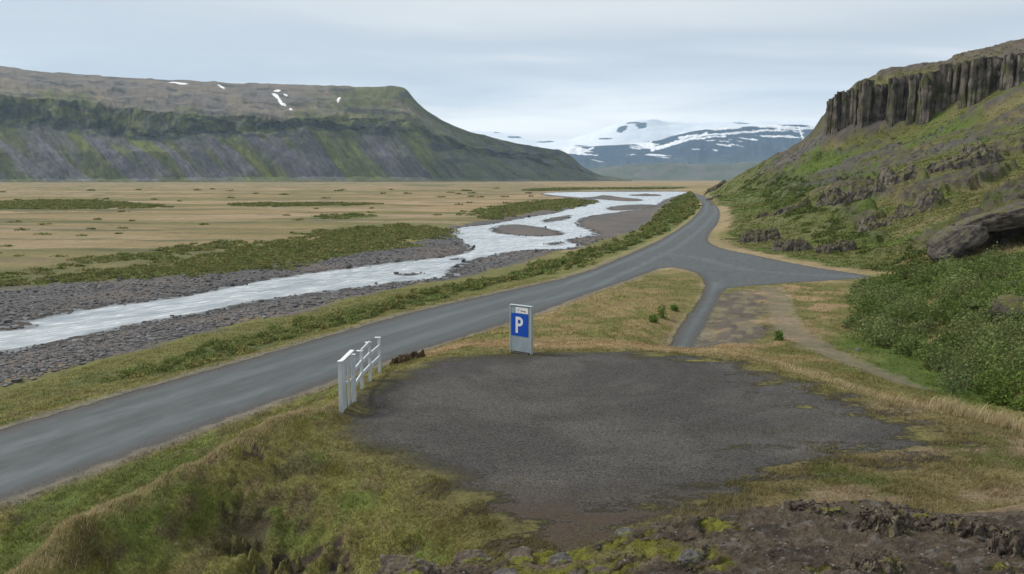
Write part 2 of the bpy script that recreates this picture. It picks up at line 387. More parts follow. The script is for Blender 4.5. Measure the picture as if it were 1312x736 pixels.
for (px, py, z, rx, ry, dep) in [(322,662,-.3,.55,.9,.42),(368,708,-.7,.8,.7,.40),(277,592,.25,.25,.8,.35),(310,700,-.7,.5,.5,.3),(415,690,-.6,.5,.6,.22),(330,578,.2,.3,.9,.2),(355,735,-.9,.7,.6,.35),(300,620,.1,.22,.6,.25),(430,720,-.7,.5,.4,.25)]:
    x, y, _ = G(px, py, z)
    w = np.exp(-(((X-x)/rx)**2+((Y-y)/ry)**2)*(1+.8*fbm(X*2.2, Y*2.2, 3, int(px)))) if False else np.exp(-(((X-x+.25*fbm(X*1.7, Y*1.7, 3, 3))/rx)**2+((Y-y+.25*fbm(X*1.7, Y*1.7, 3, 4))/ry)**2))
    w = w*ss(-.5, .1, fbm(X*2.2, Y*2.2, 4, 150)+.1)*.8; Z -= dep*w; hol = np.maximum(hol, w)
# ledge: rough scoria
Z += ledge*(.03*rid(X*8, Y*8, 4, 24)+.05*fbm(X*1.6, Y*1.6, 4, 21) + .045*rid(X*3.5, Y*3.5, 4, 22) + .016*fbm(X*16, Y*16, 3, 23))
# river channel
ch = np.exp(LR)
wn = s_wat + .5*fbm(X*.12, Y*.12, 4, 31)*ss(30, 80, ch)+ .25*fbm(X*.5, Y*.5, 3, 32)
bed = ZW - .35*ss(0, 3, wn) + .30*ss(0, -7, wn)
Z = Z + (np.minimum(Z, bed + .05*fbm(X*.8, Y*.8, 3, 33)) - Z)*ss(-14, -4, s_wat)
wetm = s_wat > -14
# hill relief
ux = X*-.79 + Y*.62; uy = X*.62 + Y*.79
gul = fbm(ux*.012, uy*.07, 5, 41)
strat = ss(.02, .32, gul)
spur = hill*ss(215, 150, Y)
rockn = fbm(X*.055+.35*fbm(X*.1, Y*.1, 3, 50), Y*.07, 5, 51)
rock = ss(.10, .26, rockn + .25*fbm(X*.02, Y*.02, 3, 55))*spur*ss(75, 90, Y)
mid = hill*ss(190, 240, Y)
rock2 = ss(.12, .3, fbm(ux*.02, uy*.11, 5, 57)+.1*fbm(X*.2, Y*.2, 3, 58))*mid
Z += spur*(1.0*fbm(X*.05, Y*.05, 5, 43) + .35*rid(X*.12, Y*.12, 4, 44)) + rock*(1.2 + 1.0*rid(X*.18, Y*.18, 5, 45)+ .5*fbm(X*.9, Y*.9, 3, 46))
Z += mid*(1.6*gul + .5*fbm(X*.1, Y*.1, 5, 47)) + rock2*(1.3+.9*rid(X*.15, Y*.15, 4, 48))
Z2 = Z.reshape(nR, nT)

def height(x, y):
    x = np.atleast_1d(np.asarray(x, float)); y = np.atleast_1d(np.asarray(y, float))
    t = np.arctan2(x, y); l = np.log(np.maximum(np.hypot(x, y), .31))
    i = np.clip(np.searchsorted(Tg, t)-1, 0, nT-2); j = np.clip(np.searchsorted(Lg, l)-1, 0, nR-2)
    a = np.clip((t-Tg[i])/(Tg[i+1]-Tg[i]), 0, 1); b = np.clip((l-Lg[j])/(Lg[j+1]-Lg[j]), 0, 1)
    return (Z2[j, i]*(1-a)+Z2[j, i+1]*a)*(1-b)+(Z2[j+1, i]*(1-a)+Z2[j+1, i+1]*a)*b
def samp(A, x, y):
    A2 = A.reshape(nR, nT) if A.ndim == 1 else A.reshape(nR, nT, -1)
    t = np.arctan2(x, y); l = np.log(np.maximum(np.hypot(x, y), .31))
    i = np.clip(np.searchsorted(Tg, t)-1, 0, nT-2); j = np.clip(np.searchsorted(Lg, l)-1, 0, nR-2)
    return A2[j, i]
def hit(px, py):                           # where the sight line meets the relief
    a, yy, w = ray(px, py)
    t = np.exp(np.linspace(math.log(3), math.log(3000), 4000))
    h = height(a*t, yy*t); zz = ZC + w*t
    k = np.argmax(zz < h)
    if not (zz < h).any(): k = len(t)-1
    return float(a*t[k]), float(yy*t[k]), float(h[k])

print('T colours', _t.time()-_t0)
n1 = fbm(X*.35, Y*.35, 5, 61); n2 = fbm(X*.04, Y*.05, 5, 62); n3 = fbm(X*1.6, Y*1.6, 4, 63); n4 = fbm(X*.008, Y*.02, 4, 64)
C = np.tile(np.array([.300, .218, .120]), (len(X), 1))
C = mixc(C, (.175, .155, .055), ss(-.05, .35, n4+.4*n2))
C = mixc(C, (.29, .22, .135), ss(.0, .35, fbm(X*.003, Y*.02, 4, 65))*ss(60, 150, Y))
C = mixc(C, (.12, .11, .06), ss(.2, .5, fbm(X*.01, Y*.05, 5, 66))*ss(60, 150, Y)*.7)
grn = np.array([.070, .098, .030])
C = mixc(C, (.150, .150, .060), ss(-12, 0, s_gl + 8*n2)*.8); C = mixc(C, (.095, .112, .042), ss(-3, 2, s_gl + 5*n2))
C = mixc(C, (.13, .12, .10), ss(-1, 1, s_ditch + 2*n1))
vr = s_road > -30
rx = np.array([float(G(a, b, ZR)[0]) for a, b in ROAD[20:32]][::-1] + [120.0]*0); ry = np.array([float(G(a, b, ZR)[1]) for a, b in ROAD[20:32]][::-1])
o_ = np.argsort(ry); roadR = np.interp(Y, ry[o_], rx[o_])
C = mixc(C, (.140, .140, .045), ss(-10, -6.0, s_gr + 1.2*n1)*ss(-1, -4, X-roadR+0*Y)*ss(1, -1, s_grav-1))
C = mixc(C, (.085, .105, .035), ss(.05, .35, fbm(X*.12, Y*.12, 4, 201))*ss(-3, -1, s_gr)*.7)
for k_, (cc_, fx_, fy_2, th_, am_) in enumerate([((.135,.130,.052),.004,.016,.02,.75),((.36,.270,.18),.005,.022,.05,.6),((.105,.105,.060),.006,.06,.14,.7),((.20,.16,.07),.010,.03,.08,.6),((.085,.09,.045),.02,.11,.24,.8)]):
    C = mixc(C, cc_, ss(th_, th_+.25, fbm(X*fx_, Y*fy_2, 5, 210+k_))*am_*ss(70, 120, Y)*ss(-1, -4, s_gr)*ss(0, -1, s_grav)*(X < roadR-4))
rfl = ss(1.8, 4.2, X-roadR+1.5*n1)*ss(76, 84, Y)*ss(520, 400, Y)
C = mixc(C, (.098, .108, .034), rfl); C = mixc(C, (.080, .112, .026), rfl*ss(-.1, .3, n2+.4*n1)); C = mixc(C, (.165, .145, .070), rfl*ss(.1, .45, n1+.3*n3)*.6)
C = mixc(C, (.12, .11, .042), ss(-1.6, -.2, s_lot+.3*n1))
C = mixc(C, (.075, .100, .032), ss(-1.2, 1, sdf(X, Y, poly(SHRUBR, -2, 2)) + 1.4*n1))
C = mixc(C, (.25, .215, .115), ss(-1.9, -1.0, s_road+.6*n1)*ss(-14, 14, np.interp(Y, [0, 500], [0, 0])+1)*ss(18, 30, Y)*(1-hill))
C = mixc(C, (.15, .14, .12), ss(-.9, -.3, s_road+.35*n3)*ss(-30, -5, -X+0)*.8)
# triangle + rim + right flat
C = mixc(C, (.225, .180, .080), ss(-1, 1, s_tri+.6*n1))
C = mixc(C, (.145, .145, .045), ss(-1, 1, s_tri)*ss(.0, .35, n1+.5*n2))
rim = ss(-2.4, -.6, s_lot)*ss(18, 24, Y)
C = mixc(C, (.170, .155, .055), rim*ss(.5, -.3, n1))

rf = ss(10, 13, X)*ss(26, 32, Y)*ss(80, 70, Y)*(1-hill)
C = mixc(C, (.135, .135, .042), rf*ss(-.3, .4, n1+.2))
x, y, _ = G(np.array([1120, 1180, 1210, 1160]), np.array([445, 470, 500, 478]), -1.3)
bg = np.max([np.exp(-(((X-a)/2.2)**2+((Y-b)/3.5)**2)) for a, b in zip(x, y)], axis=0)
C = mixc(C, (.085, .125, .024), bg*1.4)
C = mixc(C, (.105, .090, .074), ss(-.5, .8, s_dirt+1.2*n1)); C = mixc(C, (.19, .16, .10), ss(-.2, .6, s_dirt)*ss(.0, .3, fbm(X*.9, Y*.4, 4, 78))*.8)
C = mixc(C, (.185, .155, .115), ss(-.7, .3, s_path+.7*n3)*.7)
# right foreground meadow
rm = ss(-.8, .0, -s_lot)*ss(3, 8, X)*ss(9, 12, Y)*ss(28, 24, Y)
C = mixc(C, (.150, .125, .055), rm)
C = mixc(C, (.095, .105, .032), rm*ss(.0, .4, n1+.2*n3))
C = mixc(C, (.21, .165, .10), rm*ss(.0, .4, fbm(X*.3, Y*.5, 4, 77)))
# bank turf
bk = ss(1.0, -.5, X+.0*Y)*ss(11, 14, Y)*ss(38, 33, Y)*ss(-.3, -1.0, s_road)*(1-ss(-1.2, -.2, s_lot))
bk = np.maximum(bk, ss(3, 0, X)*ss(9, 11, Y)*ss(17, 15.5, Y)*ss(0, -1, s_lot))
C = mixc(C, (.158, .155, .046), bk)
C = mixc(C, (.100, .138, .028), bk*ss(-.1, .45, fbm(X*.45, Y*.35, 5, 71))*.8)
C = mixc(C, (.150, .122, .060), bk*ss(-.05, .45, fbm(X*.9, Y*.5, 6, 72, .65)+.2*n3)*.8)
C = mixc(C, (.085, .068, .042), bk*ss(.15, .55, fbm(X*1.1+4, Y*.9, 6, 73, .65))*.75)
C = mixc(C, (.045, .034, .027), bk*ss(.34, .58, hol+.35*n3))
C = mixc(C, (.240, .195, .095), bk*np.exp(-((side+.15+wig)/.42)**2)*ext*ss(-.35, .15, n3+.2))
C = mixc(C, (.080, .074, .036), bk*ext*ss(1.0, 1.6, side)*ss(3.6, 2.2, side)*ss(-.1, .35, fbm(X*.7, Y*.5, 5, 142))*.8)
lowl = bk*ss(-.4, -1.0, side+wig)*ext
C = mixc(C, (.085, .115, .024), lowl*ss(-.4, .3, n1+.1)*.8)
# ledge scoria, with moss
lm = ss(.02, .22, fbm(X*1.1+2, Y*1.1, 4, 81)+.35*fbm(X*5, Y*5, 3, 82)+.10*ss(2.4, .6, X)-.45*ss(1.3, 2.0, X-.12*(Y-5)) + .03)
moss = ledge*lm
cb = np.exp(LR)
C = mixc(C, (.132, .104, .074), ss(9.6, 8.2, cb)*ss(-3, -2, X))
C = mixc(C, (.080, .064, .048), ledge*ss(.0, .4, fbm(X*2.5, Y*2.5, 4, 83)))
C = mixc(C, (.150, .150, .026), moss*ss(-.4, .2, n3))
C = mixc(C, (.23, .21, .19), ledge*(1-lm)*ss(.32, .5, fbm(X*6, Y*6, 3, 84))*.7)
# hillside
hc = np.tile(np.array([.100, .106, .034]), (len(X), 1))
hc = mixc(hc, (.085, .120, .026), ss(-.1, .3, fbm(X*.03, Y*.05, 5, 91)))
hc = mixc(hc, (.165, .140, .070), ss(.16, .42, fbm(X*.05, Y*.08, 5, 92))*.7)
hc = mixc(hc, (.085, .074, .067), np.clip(rock+rock2, 0, 1)*ss(-.5, .2, fbm(X*.4, Y*.4, 3, 93)))
hc = mixc(hc, (.098, .090, .088), mid*strat*ss(-.2, .2, fbm(X*.03, Y*.03, 4, 94)+.15)*.9)
hc = mixc(hc, (.055, .078, .028), mid*ss(12, 2, Z+4*n2)*.9)
hc = mixc(hc, (.125, .105, .078), ss(50, 60, Z+8*n2)*.7)
f = hill[:, None]; C = C*(1-f) + hc*f
rk = np.clip(rock+rock2+ledge*(1-lm), 0, 1)

# ------------------------------------------------------------------ ground material
def ground_material():
    m = N('ground_cover')
    P = m.pos()
    col = m.attr('col', True)
    fine = m.noise(14, 5, .65); fine2 = m.noise(70, 3, .7); mid_ = m.noise(2.5, 6, .6); big = m.noise(.5, 5, .6)
    st = m.n('ShaderNodeMapping'); m.set(st.inputs['Vector'], P); st.inputs['Scale'].default_value = (.8, 1.8, 1)
    strn = m.noise(.55, 7, .62, st.outputs[0])
    k = m.math('MULTIPLY', m.mr(fine, .25, .75, .62, 1.38, False), m.mr(mid_, .25, .75, .70, 1.30, False))
    k = m.math('MULTIPLY', k, m.mr(fine2, .25, .75, .75, 1.25, False))
    k = m.math('MULTIPLY', k, m.mr(big, .3, .7, .85, 1.15, False))
    c = m.scale(col, k)
    # river gravel: cobbles
    sg = m.math('ADD', m.attr('s_grav'), m.math('MULTIPLY', m.math('SUBTRACT', m.noise(.22, 5, .6), .5), 9.0))
    fg = m.mr(sg, -.6, .9)
    cv = m.vor(4.0, out='Color'); cob = m.n('ShaderNodeSeparateColor'); m.set(cob.inputs[0], cv)
    wet = m.attr('wet')
    gcol = m.mix(m.mr(m.noise(.06, 4), .4, .6), (.105, .104, .106), (.135, .118, .108))
    gcol = m.scale(gcol, m.mr(cob.outputs[0], 0, 1, .7, 1.3, False))
    gcol = m.scale(gcol, m.mr(fine, .2, .8, .75, 1.25, False))
    gcol = m.mix(m.mr(wet, 0, 1), gcol, m.scale(gcol, .55))
    c = m.mix(fg, c, gcol)
    # parking gravel with turf creeping in
    sl = m.math('ADD', m.attr('s_lot'), m.math('MULTIPLY', m.math('SUBTRACT', strn, .5), m.mr(m.attr('lotamp'), 0, 1, 1.0, 17.0, False)))
    sl = m.math('ADD', sl, m.math('MULTIPLY', m.math('SUBTRACT', m.noise(7, 6, .75), .5), m.mr(m.attr('lotamp'), 0, 1, 2.0, 7.0, False)))
    fl = m.math('MULTIPLY', m.mr(sl, -.6, .9), m.mr(m.attr('s_lot'), -1.8, -.3))
    grain = m.vor(30, out='Color'); gs = m.n('ShaderNodeSeparateColor'); m.set(gs.inputs[0], grain)
    lcol = m.mix(m.mr(m.noise(.25, 4), .42, .62), (.048, .046, .044), (.068, .065, .061))
    lcol = m.scale(lcol, m.mr(gs.outputs[0], 0, 1, .45, 1.75, False))
    lcol = m.scale(lcol, m.mr(fine2, .3, .7, .7, 1.3, False))
    rel = m.vm('SUBTRACT', P, (1.8, 31.5, 0)); ln = m.n('ShaderNodeVectorMath', operation='LENGTH'); m.set(ln.inputs[0], rel)
    arc = m.n('ShaderNodeCombineXYZ'); m.set(arc.inputs[0], m.math('MULTIPLY', ln.outputs['Value'], 1.5)); sxp = m.n('ShaderNodeSeparateXYZ'); m.set(sxp.inputs[0], P); m.set(arc.inputs[1], m.math('MULTIPLY', sxp.outputs[0], .12))
    lcol = m.scale(lcol, m.mr(m.noise(1.0, 5, .65, arc.outputs[0]), .32, .68, .86, 1.14, False))
    lcol = m.mix(m.math('MULTIPLY', m.attr('lotbrown'), m.mr(strn, .3, .6)), lcol, m.scale((.062, .046, .032), m.mr(fine, .25, .75, .5, 1.5, False)))
    c = m.mix(fl, c, lcol)
    # road
    sr = m.math('ADD', m.attr('s_road'), m.math('MULTIPLY', m.math('SUBTRACT', m.noise(1.3, 6, .65), .5), .8))
    fr = m.mr(sr, -.10, .12)
    sh = m.mr(sr, .15, .9)     # loose gravel shoulder
    d = m.attr('d_rc'); ds = m.attr('d_sc')
    tr = m.math('ADD', m.math('ABSOLUTE', m.math('SUBTRACT', d, 1.35)), m.math('MULTIPLY', m.math('SUBTRACT', m.noise(.35, 3), .5), .5))
    trk = m.mr(tr, .75, .1, 0, 1)
    trs = m.mr(m.math('ABSOLUTE', ds), 1.3, .2, 0, .8)
    trk = m.math('MAXIMUM', trk, trs)
    rc = m.mix(m.math('MULTIPLY', trk, .85), (.074, .085, .089), (.096, .116, .124))
    sm_ = m.n('ShaderNodeCombineXYZ'); m.set(sm_.inputs[0], m.math('MULTIPLY', m.math('ADD', d, m.math('MULTIPLY', m.noise(.15, 3), 1.5)), 2.2)); m.set(sm_.inputs[1], m.math('MULTIPLY', sxp.outputs[1], .07)); m.set(sm_.inputs[2], m.math('MULTIPLY', ds, .8))
    rc = m.scale(rc, m.mr(m.noise(1.0, 6, .6, sm_.outputs[0]), .3, .7, .80, 1.20, False))
    rc = m.scale(rc, m.mr(fine2, .3, .7, .82, 1.18, False))
    rc = m.mix(sh, m.scale((.060, .058, .056), m.mr(gs.outputs[1], 0, 1, .6, 1.5, False)), rc)
    c = m.mix(fr, c, rc)
    # relief
    hard = m.math('MAXIMUM', fr, fl)
    cobh = m.math('MULTIPLY', m.math('SUBTRACT', 1, m.vor(4.0)), fg)
    soft = m.math('ADD', m.math('MULTIPLY', fine, .9), m.math('MULTIPLY', mid_, 2.2))
    soft = m.math('MULTIPLY', soft, m.math('SUBTRACT', 1, m.math('MULTIPLY', hard, .93)))
    rb = m.math('MULTIPLY', m.noise(1.6, 9, .7), m.math('MULTIPLY', m.attr('rk'), 7.0))
    h = m.math('ADD', m.math('ADD', soft, m.math('MULTIPLY', cobh, 1.2)), m.math('ADD', rb, m.math('MULTIPLY', gs.outputs[2], m.math('MULTIPLY', fl, .12))))
    rough = m.mix(fr, (.95,)*3, (.72,)*3)
    return m.fin(c, rough, h, .9, .09, spec=.25)
MG = ground_material()

lotamp = ss(3, 9, X)*.9 + ss(20.5, 16.5, Y)*.8
lotamp = np.clip(lotamp, .08, 1)
lotbrown = ss(20, 16, Y+X*.0)*ss(4, 0, np.abs(X-.5)-3)
wet = ss(-2.5, -.3, wn)
attrs = dict(s_grav=s_grav, s_lot=s_lot, s_road=s_road, d_rc=np.minimum(d_rc, 30), d_sc=np.minimum(d_sc, 30), rk=rk, lotamp=lotamp, lotbrown=lotbrown, wet=wet)

print('T mesh', _t.time()-_t0)
jj, ii = np.meshgrid(np.arange(nR-1), np.arange(nT-1), indexing='ij')
q0 = (jj*nT+ii).ravel(); FQ = np.stack([q0, q0+1, q0+nT+1, q0+nT], 1)
V = np.stack([X, Y, Z], 1)
du = np.gradient(V.reshape(nR, nT, 3), axis=1); dv = np.gradient(V.reshape(nR, nT, 3), axis=0)
NRM = np.cross(du, dv).reshape(-1, 3); NRM /= (np.linalg.norm(NRM, axis=1)[:, None]+1e-12)
NRM[NRM[:, 2] < 0] *= -1
fx = X[q0]; fy = Y[q0]
cls = np.zeros(len(q0), int)
cls[hill[q0] > .35] = 5
cls[(s_grav[q0] > 0)] = 3
cls[ledge[q0] > .5] = 6
cls[(s_path[q0] > 0)] = 4
cls[(s_lot[q0] > 0)] = 2
cls[(s_road[q0] > 0)] = 1
for k, nm in enumerate(['ground', 'road', 'gravel_car_park', 'riverbank', 'path', 'hillside', 'rock_ledge']):
    fs = FQ[cls == k]
    if len(fs) == 0: continue
    u, inv = np.unique(fs, return_inverse=True); inv = inv.reshape(fs.shape)
    me = mesh_np(nm, V[u], inv, True, {a: b[u] for a, b in attrs.items()}, {'col': C[u]})
    me.normals_split_custom_set_from_vertices(NRM[u].astype(np.float32))
    link(nm, me, MG, kind='structure')
print('ground', len(V))

# ------------------------------------------------------------------ river
def water_material():
    m = N('river_water')
    st = m.n('ShaderNodeMapping'); m.set(st.inputs['Vector'], m.pos()); st.vector_type = 'TEXTURE'; st.inputs['Rotation'].default_value = (0, 0, math.radians(-38)); st.inputs['Scale'].default_value = (.5, 1.9, 1)
    v = st.outputs[0]
    r1 = m.noise(1.0, 6, .62, v, .6); r2 = m.noise(.25, 5, .6, v)
    foam = m.mr(r1, .46, .74); foam = m.math('MULTIPLY', foam, m.mr(r2, .34, .66))
    c = m.mix(foam, m.mix(m.mr(r2, .35, .6), (.30, .35, .39), (.45, .49, .52)), (.72, .76, .80))
    c = m.mix(m.mr(m.attr('shal'), 0, .8), (.16, .17, .175), c)
    return m.fin(c, m.mr(r1, .3, .7, .10, .32), r1, .55, .22, spec=.6, IOR=1.33)
wmask = (wn > -1.2)[q0] & (fy > 20) & (s_wat[q0] > -15)
fs = FQ[wmask]; u, inv = np.unique(fs, return_inverse=True); inv = inv.reshape(fs.shape)
VW = V[u].copy(); VW[:, 2] = ZW
link('river', mesh_np('river', VW, inv, True, {'shal': wn[u]}), water_material(), kind='structure')

print('T mountains', _t.time()-_t0)
def mountain(name, cols, nu, nv, disp, colour, layers_t, mat, bury=60, flip=False):
    """cols: [px, (py, Y), (py, Y)...] - same number of layers in every column"""
    P = np.array([c[0] for c in cols], float)
    L = len(cols[0])-1
    py = np.array([[q[0] for q in c[1:]] for c in cols], float); yd = np.array([[q[1] for q in c[1:]] for c in cols], float)
    if name == 'table_mountain':
        py = np.insert(py, 1, py[:, 0]-.20*(py[:, 0]-py[:, 1]), 1); yd = np.insert(yd, 1, yd[:, 0]+.55*(yd[:, 1]-yd[:, 0]), 1)
        layers_t = [layers_t[0], .11] + list(layers_t[1:]); L += 1
    u = np.linspace(P[0], P[-1], nu); v = np.linspace(0, 1, nv)
    def spl(t, T, A):        # monotone-ish smooth interpolation
        return np.interp(t, T, A)
    py_u = np.stack([spl(u, P, py[:, l]) for l in range(L)], 1); yd_u = np.stack([spl(u, P, yd[:, l]) for l in range(L)], 1)
    def sm(A, s):
        k = np.exp(-.5*(np.arange(-3*s, 3*s+1)/s)**2); k /= k.sum()
        return np.stack([np.convolve(np.pad(A[:, i], 3*s, mode='edge'), k, 'valid') for i in range(A.shape[1])], 1)
    yd_u = sm(yd_u, max(2, nu//60)); py_u[:, :-2] = sm(py_u[:, :-2], max(2, nu//90)); py_u[:, -2:] = sm(py_u[:, -2:], 3)
    pv = np.stack([np.interp(v, layers_t, py_u[i]) for i in range(nu)], 0); yv = np.stack([np.interp(v, layers_t, yd_u[i]) for i in range(nu)], 0)
    UU, VV = np.meshgrid(u, v, indexing='ij')
    x, y, z = D(UU.ravel(), pv.ravel(), yv.ravel())
    z = np.asarray(z)
    Vt = np.stack([x, y, z], 1)
    U = UU.ravel(); Vv = VV.ravel()
    Vt, CC = disp(Vt, U, Vv, pv.ravel())
    Vt = Vt.reshape(nu, nv, 3)
    skirt = Vt[:, :1].copy(); skirt[..., 2] = -bury
    back = Vt[:, -1:].copy(); back[..., 1] *= 1.12; back[..., 0] *= 1.12; back[..., 2] = -bury
    Vt = np.concatenate([skirt, Vt, back], 1); nv2 = nv+2
    CC = CC.reshape(nu, nv, 3); CC = np.concatenate([CC[:, :1], CC, CC[:, -1:]], 1).reshape(-1, 3)
    a, b = np.meshgrid(np.arange(nu-1), np.arange(nv2-1), indexing='ij'); q = (a*nv2+b).ravel()
    Fq = np.stack([q, q+nv2, q+nv2+1, q+1], 1)
    return link(name, mesh_np(name, Vt.reshape(-1, 3), Fq, True, None, {'col': CC}), mat, kind='structure')
def mtn_material(name, sc1, bd, amp=.35):
    m = N(name)
    n = m.noise(sc1, 8, .65); n2 = m.noise(sc1*6, 5, .7)
    c = m.scale(m.attr('col', True), m.math('MULTIPLY', m.mr(n, .3, .7, 1-amp, 1+amp, False), m.mr(n2, .3, .7, 1-amp*.7, 1+amp*.7, False)))
    return m.fin(c, .95, m.math('ADD', n, m.math('MULTIPLY', n2, .25)), .8, bd, spec=.1)

LT = [0, .30, .50, .64, .80, .93, 1.0]
def lm_disp(Vt, U, Vv, PY):
    env = ss(0, .12, Vv)*ss(800, 700, U)
    cl = ss(.42, .52, Vv)*ss(.70, .62, Vv)          # main cliff belt
    wob = .03*fbm(U*.02, Vv*3, 3, 5)
    g = rid(U*.030+3.6*Vv+.12*fbm(U*.015, Vv*2, 3, 8), Vv*.5, 5, 11)
    g2 = rid(U*.085+9.5*Vv, Vv*.8, 4, 12)
    amp = env*(26*ss(.95, .6, Vv)+4)*ss(820, 560, U)*.8 + env*6
    dy = -(g-.35)*amp*.9 - g2*amp*.22 - cl*env*34*fbm(U*.045, Vv*7, 5, 14)
    dz = env*(6*fbm(U*.06, Vv*8, 4, 13))*ss(1.0, .8, Vv)
    strata = ss(.42, .5, Vv)*ss(1.0, .92, Vv)
    dz += strata*env*5*np.sin((Vv*9+wob*20)*2*math.pi)*ss(.0, .3, Vv)
    rr_ = np.hypot(Vt[:, 0], Vt[:, 1]); Vt = Vt.copy()
    Vt[:, 0] += dy*Vt[:, 0]/rr_; Vt[:, 1] += dy*Vt[:, 1]/rr_; Vt[:, 2] += dz
    c = np.tile(np.array([.092, .102, .045]), (len(U), 1))
    nA = fbm(U*.022+2.6*Vv, Vv*1.2, 4, 21); nB = fbm(U*.075+8.5*Vv, Vv*1.5, 4, 22); nC = fbm(U*.05, Vv*9, 4, 23)
    low = ss(.62, .48, Vv)
    c = mixc(c, (.128, .142, .045), low*ss(.0, .5, nB+.5*nA))
    scr = ss(.02, .22, fbm(U*.020+2.4*Vv+3.3, Vv*.7, 3, 31)+.35*nB)
    c = mixc(c, (.110, .108, .112), low*scr*.8)
    # scree fans seen in the photograph
    for (u0, v0, u1, v1, w) in [(110,.48,190,.08,16),(308,.5,410,.06,26),(50,.42,70,.15,10),(235,.4,290,.1,9),(15,.35,30,.15,8)]:
        t = np.clip((v0-Vv)/(v0-v1), 0, 1.0); uc = u0+(u1-u0)*t
        f_ = np.exp(-(((U-uc)/(w*(.35+.9*t)))**2)**1.5)*ss(v1-.05, v1+.04, Vv)*ss(v0+.04, v0-.04, Vv)
        c = mixc(c, (.118, .112, .128), f_*.95)
    for (u0, v0, u1, v1, w) in [(145,.38,205,.12,12),(300,.38,350,.1,8),(445,.40,505,.06,6),(10,.32,45,.1,10)]:
        t = np.clip((v0-Vv)/(v0-v1), 0, 1.0); uc = u0+(u1-u0)*t
        f_ = np.exp(-((U-uc)/(w*(.6+.5*t)))**2)*ss(v1-.05, v1+.05, Vv)*ss(v0+.05, v0-.05, Vv)
        c = mixc(c, (.150, .165, .042), f_*.8*ss(-.5, .2, nB))
    fr_ = np.random.default_rng(12)
    for q in range(22):
        u0 = -380+q*52+fr_.uniform(-18, 18); v0 = fr_.uniform(.36, .54); u1 = u0+fr_.uniform(38, 85); v1 = fr_.uniform(.02, .14); wd = fr_.uniform(8, 20)
        t = np.clip((v0-Vv)/(v0-v1), 0, 1.0); uc = u0+(u1-u0)*t
        edge = np.abs(U-uc)/(wd*(.12+1.0*t)) + .30*fbm(U*.12+14*Vv, Vv*2, 3, 41)
        c = mixc(c, np.array([.135, .128, .140])*fr_.uniform(.8, 1.15), ss(1.1, .75, edge)*ss(v1-.03, v1+.05, Vv+.04*nB)*ss(v0+.02, v0-.03, Vv)*ss(640, 560, U)*.9)
    c = mixc(c, (.105, .110, .062), ss(.12, .0, Vv+.05*nA)*.8)
    fs_ = fbm(U*.30+36*Vv, Vv*14, 3, 43); c = c*(1+.28*fs_)[:, None]
    c = mixc(c, (.070, .073, .064), cl*ss(-.05, .25, nC+.5*nA+.3*g2-.15)*.85*ss(620, 540, U))
    c = mixc(c, (.125, .135, .055), cl*ss(.0, .3, fbm(U*.035+Vv, Vv*8, 5, 29))*.9)
    c = mixc(c, (.135, .135, .062), ss(.56, .64, Vv+.07*nA)*ss(.78, .68, Vv+.05*nA)*ss(-.2, .2, fbm(U*.02, Vv*7, 4, 129))*.8)
    up = ss(.62, .74, Vv+.10*fbm(U*.02, Vv*2, 4, 130))
    c = mixc(c, (.158, .136, .112), up*ss(470, 380, U+60*nA))
    c = mixc(c, (.185, .160, .115), up*ss(.0, .3, fbm(U*.01, Vv*6, 4, 33))*ss(.9, .75, Vv)*.8)
    c = mixc(c, (.130, .118, .112), up*ss(.0, .3, fbm(U*.012, Vv*9, 4, 34))*.8)
    c = mixc(c, (.110, .118, .055), up*ss(380, 470, U)*ss(-.2, .2, fbm(U*.02, Vv*10, 4, 35)))
    c = mixc(c, (.062, .064, .060), ss(.38, .48, Vv)*ss(.35, .7, np.sin(Vv*95+U*.012+2.5*fbm(U*.01, Vv*2, 3, 36)))*ss(-.05, .25, fbm(U*.035, Vv*8, 4, 37)+.05)*.8)
    lower = ss(530, 600, U)
    c = mixc(c, (.105, .112, .062), lower*.8); c = mixc(c, (.10, .10, .095), lower*ss(.0, .3, nB)*.8)
    for (u, v_, ru, rv, s) in [] and [(577,174,22,3.2,1),(640,200,20,4,1),(598,193,40,4,1),(660,198,25,2.5,1),(590,208,18,3,1)]:
        pass
    dk = np.zeros(len(U))
    for (u0, p0, ru, rp) in [(570,190,26,5),(585,207,24,5),(650,196,34,3.5),(700,199,25,3),(518,122,9,6),(560,186,14,4),(135,160,12,9),(150,170,10,8),(195,175,28,7),(222,163,8,4),(285,172,20,6),(25,140,30,9),(80,132,12,5),(345,160,30,5),(465,142,40,3),(430,163,40,3),(490,159,30,2.5)]:
        dk = np.maximum(dk, np.exp(-(((U-u0)/ru)**2+((PY-p0)/rp)**2)))
    c = mixc(c, (.055, .058, .056), ss(.35, .7, dk+.28*fbm(U*.09, Vv*14, 4, 39))*.9)  # dark rock patches, with cliff shadows painted into the colour among them
    sn = np.zeros(len(U))
    for (u0, p0, ru, rp, sl) in [(228,107.5,13,.9,.06),(283,112,5,1,.4),(355,115.5,5,1.3,0),(353,124,5,2.2,.6),(359,130,4,2.6,1.1),(366,123,2.6,2,0),(364,134,3,1.2,.5),(434,128.5,1.6,4.5,-3),(372,139,2,1.4,0)]:
        dp = PY-p0-sl*(U-u0) if abs(sl) < 2 else PY-p0
        du_ = U-u0 if abs(sl) < 2 else U-u0+(PY-p0)/3
        sn = np.maximum(sn, 1.4-((du_/ru)**2+(dp/rp)**2))
    c = mixc(c, (.85, .87, .9), ss(.35, .6, sn+.3*fbm(U*.4, PY*.5, 2, 40)))
    return Vt, c
